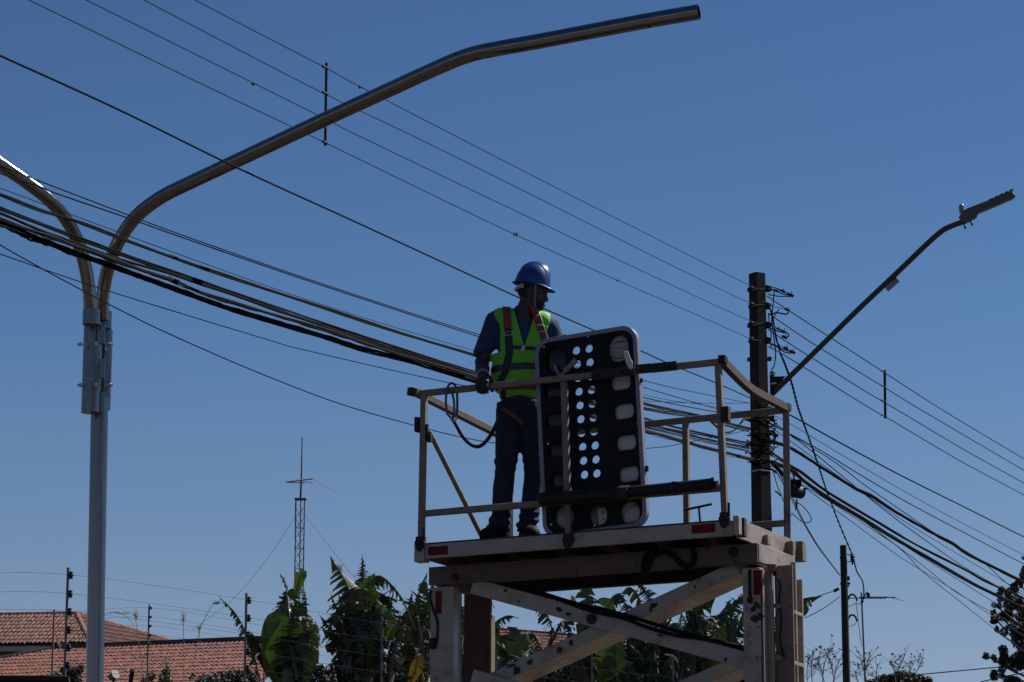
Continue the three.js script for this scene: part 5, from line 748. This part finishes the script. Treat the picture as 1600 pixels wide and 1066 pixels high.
for (const [x, y, lx, ly, l] of [[147, 1051, -1, .25, 'small dark floodlight at the foot of the lamp post'], [177, 1056, .6, .35, 'small round floodlight on the wall right of the lamp post']]) { // floodlights on the wall
  const o = at(x, y + 8, 28.2), t = thing('floodlight', l, 'floodlight', o), c = at(x, y, 28.2).sub(o); const d = V(lx, ly, .6).normalize();
  part('lamp_body', rod(c.clone().addScaledVector(d, -.045), c.clone().addScaledVector(d, .03), .03, .05, 16), std({ color: lin(.12, .12, .12), roughness: .5 }), t); part('lens', rod(c.clone().addScaledVector(d, .03), c.clone().addScaledVector(d, .036), .046, .046, 16), std({ color: lin(.3, .3, .28), roughness: .2 }), t); part('stem', rod(V(0, -.15, 0), c, .012, .012, 8), M.black, t); }
{ const o = at(203, 1058, 28.4); const t = thing('pipe_stub', 'short capped pipe standing on the wall right of the floodlights', 'pipe', o); part('pipe', rod(V(0, -.1, 0), V(.02, .05, 0), .022, .022, 10), M.rubber, t); part('cap', rod(V(.02, .05, 0), V(.024, .07, 0), .03, .02, 10), M.rubber, t); }

// ───────────────────────── vegetation ─────────────────────────
const leafMat = (r, g, b, tr = .38) => new THREE.MeshPhysicalMaterial({ color: lin(r, g, b), vertexColors: true, roughness: .7, transmission: tr, thickness: 0, clearcoat: .5, clearcoatRoughness: .22, side: THREE.DoubleSide });
const bananaM = leafMat(.9, .9, .9), dryM = new THREE.MeshStandardMaterial({ vertexColors: true, roughness: .85, side: THREE.DoubleSide });
// one leaf: midrib along pts, blade torn into strips that droop by themselves
function bananaLeaf(pts, width, o) {
  const { torn = .6, droop = .5, fold = .35, face = V(0, 0, 1), seed = 1, col = [.055, .10, .018], tip = [.10, .12, .02], dry = 0 } = o; const r = mulberry(seed); const R = (a, b) => a + (b - a) * r();
  const c = curve(pts), L = c.getLength(), pos = [], colr = [], uv = []; const n = Math.round(L / .03);
  const tri = (a, b, d, ca, cb, cd) => { for (const [q, k] of [[a, ca], [b, cb], [d, cd]]) { pos.push(q.x, q.y, q.z); colr.push(...k); uv.push(q.x, q.y); } };
  const prof = (t) => Math.pow(Math.sin(Math.PI * Math.min(1, .06 + .94 * t)), .85) * (t > .7 ? Math.pow((1 - t) / .3, .55) * .93 + .07 : 1);
  for (const side of [-1, 1]) { let group = torn < .05 ? 1e6 : 0, gd = 0, ga = 0, gl = 1;
    let prev = null;
    for (let i = 0; i <= n; i++) { const t = i / n; const p = c.getPoint(t), d = c.getTangent(t); let s = V().crossVectors(d, face).normalize(); let up = V().crossVectors(s, d).normalize(); if (up.dot(face) < 0) up.negate();
      if (group <= 0) { group = torn > R(0, 1) ? (R(0, 1) < .7 ? 1 : 2) : Math.ceil(R(3, 9)); gd = R(-.25, .55) * torn; ga = R(-.2, .42) * torn; gl = 1 - R(0, .36) * torn; if (dry && R(0, 1) < dry) gl *= R(.3, .8); prev = null; } group--;
      const w = width * prof(t) * gl; const cols = 4, row = []; let q = p.clone(); const a0 = fold + gd;
      for (let k = 0; k <= cols; k++) { if (k) { const f = k / cols, ang = a0 + droop * f * (1 + gd); const dir = s.clone().multiplyScalar(side * Math.cos(ang)).addScaledVector(up, -Math.sin(ang) * .55).addScaledVector(V(0, -1, 0), Math.sin(ang) * .6 + droop * f * .5).addScaledVector(d, .30 + ga * .8).normalize(); q = q.clone().addScaledVector(dir, w / cols); }
        const m = sm(.6, 1, k / cols) * R(.2, 1) * (tip ? 1 : 0), v = R(.85, 1.15); row.push([q, col.map((x, j) => (x + (tip[j] - x) * m * .7) * v)]); }
      if (prev) for (let k = 0; k < cols; k++) { const A = prev[k], B = prev[k + 1], C = row[k], E = row[k + 1]; tri(A[0], B[0], C[0], A[1], B[1], C[1]); tri(B[0], E[0], C[0], B[1], E[1], C[1]); }
      const shrink = .12; prev = row.map(([q2, cc], k) => [q2, cc]); if (group <= 0 && torn > .05) { const e = row.map(([q2, cc], k) => [q2.clone().addScaledVector(d, (L / n) * (1 - (k / cols) * R(.7, 1.6))), cc]); for (let k = 0; k < cols; k++) { tri(row[k][0], row[k + 1][0], e[k][0], row[k][1], row[k + 1][1], e[k][1]); tri(row[k + 1][0], e[k + 1][0], e[k][0], row[k + 1][1], e[k + 1][1], e[k][1]); } prev = null; group = 0; }
    } }
  // midrib
  const rn = Math.max(10, n), rib0 = new THREE.TubeGeometry(c, rn, .014, 5, false), r0 = rib0.attributes.position; for (let i = 0; i <= rn; i++) { const m = c.getPointAt(i / rn), f = 1 - .88 * i / rn; for (let k = 0; k < 6; k++) { const j = i * 6 + k; r0.setXYZ(j, m.x + (r0.getX(j) - m.x) * f, m.y + (r0.getY(j) - m.y) * f, m.z + (r0.getZ(j) - m.z) * f); } }
  const rib = rib0.toNonIndexed(), rp = rib.attributes.position; for (let i = 0; i < rp.count; i++) { const t = Math.floor(i / 30) / Math.max(10, n); pos.push(rp.getX(i), rp.getY(i), rp.getZ(i)); colr.push(col[0] * 1.5 + .02, col[1] * 1.35 + .015, col[2] * 1.5); uv.push(0, 0); }
  const g = new THREE.BufferGeometry(); g.setAttribute('position', new THREE.Float32BufferAttribute(pos, 3)); g.setAttribute('color', new THREE.Float32BufferAttribute(colr, 3)); g.setAttribute('uv', new THREE.Float32BufferAttribute(uv, 2)); g.computeVertexNormals(); return g;
}
const DARK = [.013, .026, .005], MID = [.030, .058, .008], LIGHT = [.072, .138, .010], YEL = [.24, .15, .01], DRY = [.075, .048, .027];
function bananaPlant(label, px, d, leaves, group) {
  const f = at(px, 1066, d), base = V(f.x, groundY(f.x, f.z), f.z); const t = thing('banana_plant', label, 'banana plant', base, 0, group);
  const crown = at(px, 1040, d).sub(base);
  part('stem', [rod(V(crown.x - .1, 0, crown.z), V(crown.x, crown.y * .6, crown.z), .13, .11, 12), rod(V(crown.x, crown.y * .6, crown.z), V(crown.x, crown.y, crown.z), .11, .06, 12)], std({ color: lin(.09, .085, .035), roughness: .7 }), t);
  leaves.forEach((l, i) => { const pts = l.p.map(([x, y, dz]) => at(x, y, d + (dz ?? 0)).sub(base)); const m = part('leaf', bananaLeaf(pts, l.w, { seed: px * 13 + i * 7 + 1, ...l }), l.dryLeaf ? dryM : bananaM, t); if (l.label) m.userData.label = l.label; });
  return t;
}
rnd = mulberry(900);
const fill = (x0, x1, y0, y1, n, o = {}) => { const l = [], cx = (x0 + x1) / 2; for (let i = 0; i < n; i++) { const bx = cx + rr(-.32, .32) * (x1 - x0), by = y1 + rr(-25, 25), h = (y1 - y0) * rr(.45, 1.0), lean = rr(-.5, .5) * (x1 - x0), up = rnd() < .72; const tx = bx + lean, ty = Math.max(y0, by - h); const mid = up ? [bx + lean * .3, (by + ty) / 2 - 6, rr(-.3, .5)] : [bx + lean * .45, ty - rr(2, 12), rr(-.3, .5)]; l.push({ p: [[bx, by, rr(-.3, .5)], mid, [tx + (up ? 0 : lean * .25), up ? ty : ty + rr(18, 46), rr(-.4, .4)]], w: rr(.14, .23), torn: [1, .97, 1, .9, 1, .95][i % 6], droop: rr(.25, .75), fold: rr(.1, .7), face: V(rr(-.8, .8), rr(-.2, .7), 1).normalize(), col: [DARK, MID, DARK, DARK, MID][i % 5], tip: i % 3 ? [.035, .06, .009] : [.075, .095, .013], ...o }); } return l; };
const BG = 'banana plants behind the garden wall';
bananaPlant('banana plant with a broad bright green leaf, left of the radio mast foot', 450, 32.6, [
  { p: [[446, 1085, .1], [440, 1030, 0], [443, 975, -.05], [450, 964, -.05]], w: .24, torn: .0, droop: .12, fold: .05, col: LIGHT, tip: LIGHT, face: V(.1, .1, 1), label: 'broad untorn bright green leaf' },
  { p: [[470, 1090, .3], [478, 1030, .3], [482, 980, .25], [474, 965, .2]], w: .15, torn: .1, droop: .3, fold: .4, col: LIGHT, tip: LIGHT, face: V(.4, 0, 1) },
  { p: [[458, 1080, .4], [456, 1000, .5], [460, 940, .45], [470, 897, .4]], w: .17, torn: .9, droop: .3, fold: .25, col: DARK, tip: MID, face: V(.2, .1, 1) },
  { p: [[455, 1060, .6], [448, 990, .6], [440, 950, .6], [450, 915, .6]], w: .20, torn: .95, droop: .5, fold: .4, col: DARK, tip: MID, face: V(-.3, 0, 1) },
  { p: [[462, 930, .35], [468, 905, .33], [472, 897, .3], [477, 908, .25]], w: .07, torn: .1, droop: .2, fold: .2, col: LIGHT, tip: LIGHT },
  { p: [[464, 1080, .5], [472, 1010, .6], [478, 960, .6], [476, 920, .6]], w: .16, torn: .95, droop: .6, fold: .5, col: DARK, tip: MID, face: V(.5, 0, 1) },
  { p: [[440, 1090, .2], [420, 1040, .2], [400, 1000, .1], [388, 985, 0]], w: .16, torn: .8, droop: .9, fold: .6, col: DARK, tip: MID, face: V(-.2, .4, 1) },
  { p: [[410, 1085, .3], [395, 1020, .25], [372, 965, .15], [340, 930, .0]], w: .12, torn: 1, droop: 1.3, fold: .9, dry: .3, col: MID, tip: [.14, .12, .05], face: V(-.1, .5, 1) },
  ...fill(418, 492, 940, 1078, 13), { p: [[448, 920, .5], [443, 905, .5], [437, 896, .5]], w: .05, torn: 1, droop: .8, col: DRY, tip: DRY, dryLeaf: true }], BG);
bananaPlant('tallest banana plant group with torn yellowing leaf, left of the lift', 575, 33.4, [
  { p: [[560, 1050, 0], [558, 985, 0], [545, 920, -.1], [515, 868, -.2]], w: .37, torn: .85, droop: .45, fold: .3, col: [.05, .066, .01], tip: [.18, .12, .02], face: V(.25, .35, 1), label: 'torn leaf with yellow-brown edges' },
  { p: [[572, 1060, .3], [570, 980, .3], [567, 920, .3], [566, 866, .25]], w: .19, torn: .95, droop: .4, fold: .4, col: DARK, tip: MID, face: V(0, .1, 1) },
  { p: [[572, 1000, .1], [575, 950, .1], [580, 915, .1], [585, 895, .1]], w: .17, torn: .3, droop: .3, fold: .2, col: LIGHT, tip: MID, face: V(.2, .1, 1) },
  { p: [[565, 1030, .2], [568, 940, .2], [590, 900, .1], [625, 930, 0], [650, 985, -.1]], w: .19, torn: 1, droop: 1.4, fold: .9, dry: .5, col: [.04, .045, .016], tip: DRY, face: V(.1, .7, .8) },
  { p: [[580, 1060, 0], [590, 1000, -.1], [600, 965, -.15], [588, 935, -.15]], w: .17, torn: .2, droop: .3, fold: .3, col: LIGHT, tip: LIGHT, face: V(.2, .1, 1) },
  { p: [[555, 1070, .2], [545, 1020, .3], [535, 985, .3], [560, 950, .3]], w: .24, torn: .5, droop: .7, fold: .6, col: DARK, tip: MID, face: V(-.4, .2, 1) },
  ...fill(512, 640, 925, 1078, 26), ...fill(540, 610, 895, 1020, 9)], BG);
bananaPlant('banana plant with brown hanging dead leaves beside the lift’s left column', 645, 34.2, [
  { p: [[640, 1060, 0], [642, 1000, 0], [650, 940, -.1], [668, 893, -.2]], w: .30, torn: .95, droop: .5, fold: .4, col: DARK, tip: MID, face: V(-.2, .2, 1) },
  { p: [[650, 1060, .3], [660, 990, .3], [668, 935, .25], [680, 900, .2]], w: .22, torn: .95, droop: .7, fold: .5, col: DARK, tip: MID, face: V(-.1, .3, 1) },
  { p: [[640, 990, -.3], [650, 965, -.35], [658, 1000, -.4], [655, 1050, -.4]], w: .14, torn: .8, droop: 1.2, fold: .9, dry: .3, col: DRY, tip: [.16, .12, .07], dryLeaf: true, label: 'dry brown leaf' },
  { p: [[630, 985, -.3], [625, 970, -.35], [620, 1000, -.4], [625, 1040, -.4]], w: .13, torn: .8, droop: 1.2, fold: .9, dry: .3, col: DRY, tip: [.14, .1, .06], dryLeaf: true, label: 'dry brown leaf' },
  { p: [[655, 1000, -.2], [668, 985, -.3], [672, 1010, -.4], [668, 1060, -.4]], w: .11, torn: .8, droop: 1, fold: .8, dry: .2, col: [.10, .07, .04], tip: [.22, .18, .12], dryLeaf: true },
  { p: [[640, 1070, -.4], [650, 1045, -.45], [655, 1030, -.45], [648, 1018, -.45]], w: .09, torn: .2, droop: .4, col: YEL, tip: YEL, label: 'yellowing leaf' },
  ...fill(618, 690, 925, 1078, 16)], BG);
bananaPlant('banana plant seen through the left part of the lift frame', 735, 36, [
  { p: [[716, 1060, 0], [714, 1000, 0], [708, 955, 0], [704, 928, 0]], w: .2, torn: .9, droop: .8, fold: .5, col: DARK, tip: MID }, { p: [[745, 1050, 0], [765, 985, 0], [790, 963, -.1], [812, 966, -.2]], w: .14, torn: 1, droop: 1.4, fold: .9, dry: .5, col: [.035, .035, .02], tip: DRY, face: V(0, .8, .6) },
  { p: [[740, 1000, .2], [748, 950, .2], [760, 930, .2], [776, 955, .1]], w: .12, torn: 1, droop: 1.3, fold: .9, dry: .6, col: [.03, .03, .02], tip: DRY }, ...fill(690, 765, 955, 1075, 14)], BG);
bananaPlant('low banana plant with one pointed leaf behind the middle of the lift', 800, 36.6, [{ p: [[800, 1030, 0], [812, 1005, 0], [822, 990, 0]], w: .18, torn: .1, droop: .3, fold: .4, col: MID, tip: MID }, { p: [[850, 1030, .1], [862, 985, .1], [850, 955, .1], [828, 945, 0]], w: .17, torn: 1, droop: 1.5, fold: 1, dry: .3, col: DARK, tip: MID, face: V(-.2, .8, .7) }, ...fill(765, 880, 1000, 1080, 17)], BG);
bananaPlant('banana plant with a fresh upright leaf behind the crossing of the lift arms', 915, 37, [{ p: [[925, 1060, 0], [922, 990, 0], [918, 940, 0], [916, 900, 0]], w: .2, torn: .5, droop: .3, fold: .25, col: DARK, tip: MID }, { p: [[930, 980, 0], [945, 950, 0], [958, 935, 0]], w: .16, torn: .2, droop: .3, fold: .3, col: LIGHT, tip: LIGHT }, { p: [[900, 960, 0], [896, 938, 0], [893, 930, 0]], w: .06, torn: .5, droop: .5, col: YEL, tip: [.2, .12, .02], dryLeaf: true }, { p: [[935, 1075, -.3], [945, 1030, -.4], [952, 1000, -.4], [958, 985, -.4]], w: .2, torn: .1, droop: .25, fold: .15, col: LIGHT, tip: LIGHT, face: V(.1, .1, 1) }, { p: [[948, 1060, -.4], [962, 1025, -.45], [970, 1000, -.45]], w: .16, torn: .1, droop: .5, fold: .4, col: MID, tip: LIGHT }, ...fill(875, 985, 965, 1078, 20)], BG);
bananaPlant('banana plant with a yellow drooping leaf tip behind the upper lift arm', 1010, 38, [{ p: [[1005, 1000, 0], [1000, 940, 0], [985, 918, 0], [968, 930, -.1]], w: .15, torn: .6, droop: .8, fold: .6, col: [.08, .07, .02], tip: YEL }, { p: [[1015, 1060, 0], [1025, 980, 0], [1010, 925, 0], [992, 905, 0]], w: .2, torn: .9, droop: .8, fold: .5, col: DARK, tip: MID }, ...fill(950, 1085, 945, 1078, 30)], BG);
bananaPlant('dense banana plant filling the right part of the lift frame', 1100, 38.6, [{ p: [[1090, 1070, 0], [1085, 1000, 0], [1095, 950, 0], [1125, 925, -.1]], w: .24, torn: .8, droop: .8, fold: .5, col: DARK, tip: MID, face: V(.2, .5, 1) }, { p: [[1110, 1070, .2], [1120, 1000, .2], [1140, 950, .2], [1160, 930, .2]], w: .22, torn: .9, droop: .9, fold: .5, col: DARK, tip: MID }, { p: [[1080, 1060, -.3], [1060, 1000, -.3], [1040, 980, -.4]], w: .2, torn: .2, droop: .4, fold: .3, col: MID, tip: LIGHT }, { p: [[1110, 1060, -.4], [1115, 1005, -.5], [1135, 975, -.5]], w: .22, torn: .3, droop: .5, fold: .4, col: MID, tip: [.1, .12, .06] }, ...fill(1035, 1172, 930, 1078, 34), ...fill(1070, 1160, 925, 1030, 9)], BG);
bananaPlant('banana plant with one torn leaf poking out right of the lift’s ladder', 1215, 39.5, [{ p: [[1210, 1040, 0], [1220, 965, 0], [1250, 938, 0], [1287, 931, -.1]], w: .26, torn: .9, droop: 1.3, fold: .9, col: [.05, .075, .016], tip: MID, face: V(0, .8, .7) }, ...fill(1185, 1250, 970, 1075, 9)], BG);

// leafy clumps made of many small faces
function leafCloud(clumps, n, size, seed, col, spread = .25) {
  const r = mulberry(seed), pos = [], cl = []; const R = (a, b) => a + (b - a) * r(); const tot = clumps.reduce((s, c) => s + c[3] * c[3] * (c[4] ?? 1), 0);
  for (const [cx, cy, cz, rad, sy = 1] of clumps) { const m = Math.round(n * rad * rad * sy / tot); const tone = R(.7, 1.25); for (let i = 0; i < m; i++) { let x, y, z; do { x = R(-1, 1); y = R(-1, 1); z = R(-1, 1); } while (x * x + y * y + z * z > 1); const l = Math.hypot(x, y, z) || 1, f = Math.pow(l, -.35) * (1 + spread * noise.noise(x * 2.5 + cx, y * 2.5 + cy, z * 2.5)); const c = V(cx + x * rad * f, cy + y * rad * sy * f, cz + z * rad * f); const a = V(R(-1, 1), R(-1, 1), R(-1, 1)).normalize(), b = V(R(-1, 1), R(-1, 1), R(-1, 1)).cross(a).normalize(); const s = size * R(.6, 1.4);
    const P = [c.clone().addScaledVector(a, -s), c.clone().addScaledVector(b, s * .38), c.clone().addScaledVector(a, s), c.clone().addScaledVector(b, -s * .38)]; const v = tone * R(.7, 1.3); for (const k of [0, 1, 2, 0, 2, 3]) { pos.push(P[k].x, P[k].y, P[k].z); cl.push(col[0] * v, col[1] * v, col[2] * v); } } }
  const g = new THREE.BufferGeometry(); g.setAttribute('position', new THREE.Float32BufferAttribute(pos, 3)); g.setAttribute('color', new THREE.Float32BufferAttribute(cl, 3)); g.setAttribute('uv', new THREE.Float32BufferAttribute(new Float32Array(pos.length / 3 * 2), 2)); g.computeVertexNormals(); return g;
}
const foliM = new THREE.MeshPhysicalMaterial({ vertexColors: true, roughness: .7, transmission: .3, thickness: 0, side: THREE.DoubleSide }), bark = std({ color: lin(.055, .042, .034), roughness: .95 });
{ // tree at the right edge
  const D = 78, f = at(1640, 1066, D), base = V(f.x, groundY(f.x, f.z), f.z), P = (x, y, dz = 0) => at(x, y, D + dz).sub(base); const t = thing('tree', 'dark tree with clumpy foliage at the right edge, below the cables', 'tree', base);
  const tp = P(1625, 905); part('trunk', [tube([V(0, -.3, 0), V(.05, tp.y * .4, .05), V(P(1632, 1000).x, P(1632, 1000).y, P(1632, 1000).z), tp], .13, 8)], bark, t);
  const cl = []; rnd = mulberry(321); const list = [[1583, 918, 11], [1594, 912, 8], [1563, 925, 8], [1573, 938, 12], [1590, 945, 14], [1558, 948, 7], [1553, 955, 5], [1575, 962, 14], [1596, 968, 18], [1560, 972, 11], [1578, 985, 14], [1555, 985, 6], [1600, 995, 18], [1565, 1022, 12], [1541, 1024, 6], [1553, 1030, 8], [1572, 1040, 16], [1590, 1030, 18], [1560, 1053, 11], [1585, 1060, 20], [1601, 872, 4], [1600, 890, 5], [1612, 900, 18], [1625, 930, 22], [1640, 960, 24], [1620, 975, 20], [1615, 1020, 22], [1640, 1010, 26], [1650, 1050, 26], [1612, 1060, 20], [1655, 920, 18]];
  const br = []; for (const [x, y, r] of list) { const c = P(x, y, rr(-.5, .5)); for (let k = 0; k < 4; k++) cl.push([c.x + rr(-1, 1) * r * .011, c.y + rr(-1, 1) * r * .011, c.z + rr(-1, 1) * r * .013, r * .0112 * rr(.6, 1.05), 1]); const s = P(1632 - rr(0, 8), Math.min(1064, y + rr(25, 60))); const mid = s.clone().lerp(c, .5); mid.y -= .1; part('limb', tube([s, mid, c], .022, 5), bark, t); }
  part('crown', leafCloud(cl, 52000, .034, 77, [.016, .019, .010]), foliM, t);
}
function shrub(name, label, cat, D, list, n, size, col, seed, sc = 1, group) { const x0 = list.reduce((s, c) => s + c[0], 0) / list.length; const f = at(x0, 1066, D), base = V(f.x, groundY(f.x, f.z), f.z), P = (x, y, dz = 0) => at(x, y, D + dz).sub(base); const t = thing(name, label, cat, base, 0, group); rnd = mulberry(seed); const cl = list.map(([x, y, r, sy]) => { const c = P(x, y, rr(-.3, .3)); return [c.x, c.y, c.z, r * D / FOC * sc, sy ?? 1]; }); part('stem', rod(V(0, 0, 0), V(cl[0][0], cl[0][1], cl[0][2]), .06, .03, 6), bark, t); part('foliage', leafCloud(cl, n, size, seed, col), foliM, t); return t; }
shrub('bush', 'low dark bush with orange-brown tips at the bottom edge, right of the small pole', 'bush', 72, [[1405, 1062, 16, .8], [1382, 1066, 16, .7], [1430, 1066, 16, .8], [1448, 1064, 9, .8], [1410, 1054, 8, .7], [1365, 1068, 10, .7], [1420, 1075, 24, 1], [1390, 1080, 24, 1]], 7000, .05, [.022, .022, .009], 31);
shrub('hedge', 'clipped dark green hedge on the wall, left of the nearest banana plant', 'hedge', 30.6, [[322, 1066, 16, .7], [345, 1060, 14, .7], [366, 1058, 15, .8], [388, 1062, 16, .8], [330, 1078, 20, 1], [370, 1078, 22, 1], [350, 1076, 20, 1], [395, 1078, 18, 1]], 5200, .022, [.014, .026, .009], 32);
shrub('bush', 'olive leafy bush growing on the wall behind the left fence post', 'bush', 28.8, [[90, 1058, 8], [100, 1050, 7], [112, 1053, 9], [125, 1046, 6], [83, 1062, 7], [117, 1060, 9], [66, 1063, 5]], 900, .026, [.03, .034, .012], 33);
shrub('bush', 'yellowish dry bush against the red roof, right of the lamp post', 'bush', 29.5, [[260, 1050, 7], [255, 1060, 8], [235, 1058, 7], [228, 1064, 7], [262, 1064, 8], [300, 1058, 5]], 520, .022, [.10, .075, .03], 34);
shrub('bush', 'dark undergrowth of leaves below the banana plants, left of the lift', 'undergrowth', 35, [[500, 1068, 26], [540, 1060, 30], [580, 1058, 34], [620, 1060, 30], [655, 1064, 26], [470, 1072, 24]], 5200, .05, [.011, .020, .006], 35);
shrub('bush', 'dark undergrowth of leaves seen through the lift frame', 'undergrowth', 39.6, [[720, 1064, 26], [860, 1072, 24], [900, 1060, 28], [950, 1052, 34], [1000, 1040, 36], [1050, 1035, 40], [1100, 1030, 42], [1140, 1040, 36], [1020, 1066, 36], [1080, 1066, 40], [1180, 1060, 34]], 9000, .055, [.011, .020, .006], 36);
// dry weeds on the wall: stalks with feathery heads
function weed(label, D, l, head) { const pts = l.map(([x, y]) => at(x, y, D)), o = pts[0].clone(), t = thing('dry_weed', label, 'dry weed', o, 0, 'dry weeds on the wall'); part('stalk', tube(rel(pts, o), .0028, 4), std({ color: lin(.16, .12, .07), roughness: .9 }), t); const c = pts[pts.length - 1].clone().sub(o), g = []; rnd = mulberry(Math.round(l[0][0] * 3)); const d = pts[pts.length - 1].clone().sub(pts[pts.length - 2]).normalize(); for (let i = 0; i < 26; i++) { const b = c.clone().addScaledVector(d, -rr(0, head)); g.push(rod(b, b.clone().addScaledVector(d, rr(.02, .06)).add(V(rr(-.035, .035), rr(-.02, .03), rr(-.03, .03))), .0028, .001, 3)); } part('seed_head', g, std({ color: lin(.34, .26, .14), roughness: .95 }), t).userData.kind = 'stuff'; }
weed('dry weed with a fluffy head standing above the roof, right of the lamp post', 29.4, [[287, 1066], [287, 1010], [286, 962]], .10); weed('dry weed bowing left with a feathery head beside the lamp post', 28.9, [[222, 1066], [218, 1010], [205, 972], [186, 958], [170, 958]], .22); weed('thin dry weed with two-leaf top right of the lamp post', 29, [[226, 1066], [216, 1000], [211, 960]], .08); weed('tall curved dry stalk left of the banana plant', 29.8, [[305, 1030], [312, 985], [332, 945], [340, 942]], .05); weed('short dry weed against the red roof near the hedge', 29.6, [[262, 1066], [260, 1040], [258, 1028]], .09); weed('short pale weed on the wall beside the thin fence post', 29.4, [[312, 1010], [312, 990], [311, 982]], .05); weed('short dry weed on the roof edge by the left fence post', 28.9, [[95, 1030], [93, 1012], [90, 1000]], .10);
// bare twiggy shrubs at right
function twigs(label, D, stems, seed) { const f = at(stems[0][0][0], 1066, D), base = V(f.x, groundY(f.x, f.z), f.z), t = thing('bare_shrub', label, 'bare shrub', base, 0, 'bare twiggy shrubs at right'); rnd = mulberry(seed); const g = [], buds = [];
  for (const l of stems) { const p = l.map(([x, y]) => at(x, y, D + rr(-.5, .5)).sub(base)); g.push(tube(p, .0095, 4, 14)); const c = curve(p); for (let i = 0; i < 13; i++) { const u = rr(.2, 1), a = c.getPoint(u), b = a.clone().add(V(rr(-.28, .28), rr(.05, .32), rr(-.2, .2))); g.push(rod(a, b, .0055, .0035, 4)); if (rnd() > .25) for (let k = 0; k < 4; k++) { const s = new THREE.IcosahedronGeometry(rr(.006, .02), 0); s.translate(b.x + rr(-.028, .028), b.y + rr(-.02, .02), b.z + rr(-.02, .02)); buds.push(s); } } }
  part('twigs', g, bark, t).userData.kind = 'stuff'; part('buds', buds, std({ color: lin(.03, .028, .02), roughness: .9 }), t).userData.kind = 'stuff'; }
twigs('bare twiggy shrub between the lift’s ladder and the small pole', 66, [[[1285, 1075], [1288, 1040], [1298, 1012]], [[1270, 1075], [1268, 1045], [1272, 1018]], [[1300, 1075], [1306, 1050], [1312, 1030]], [[1290, 1075], [1284, 1050], [1278, 1030]], [[1262, 1075], [1261, 1050], [1264, 1028]], [[1305, 1075], [1300, 1045], [1290, 1020]]], 61);
twigs('bare twiggy shrub at the foot of the leaning aerial mast', 68, [[[1352, 1075], [1352, 1050], [1360, 1022]], [[1345, 1075], [1340, 1062], [1336, 1048]], [[1372, 1075], [1370, 1050], [1372, 1038]], [[1358, 1075], [1350, 1048], [1346, 1030]]], 62);
twigs('bare twiggy shrub above the dark bush at bottom right', 70, [[[1395, 1066], [1405, 1045], [1415, 1022]], [[1400, 1066], [1398, 1050], [1392, 1035]], [[1418, 1066], [1432, 1050], [1443, 1028]], [[1420, 1060], [1422, 1045], [1420, 1035]]], 63);

renderer.render(scene, camera);
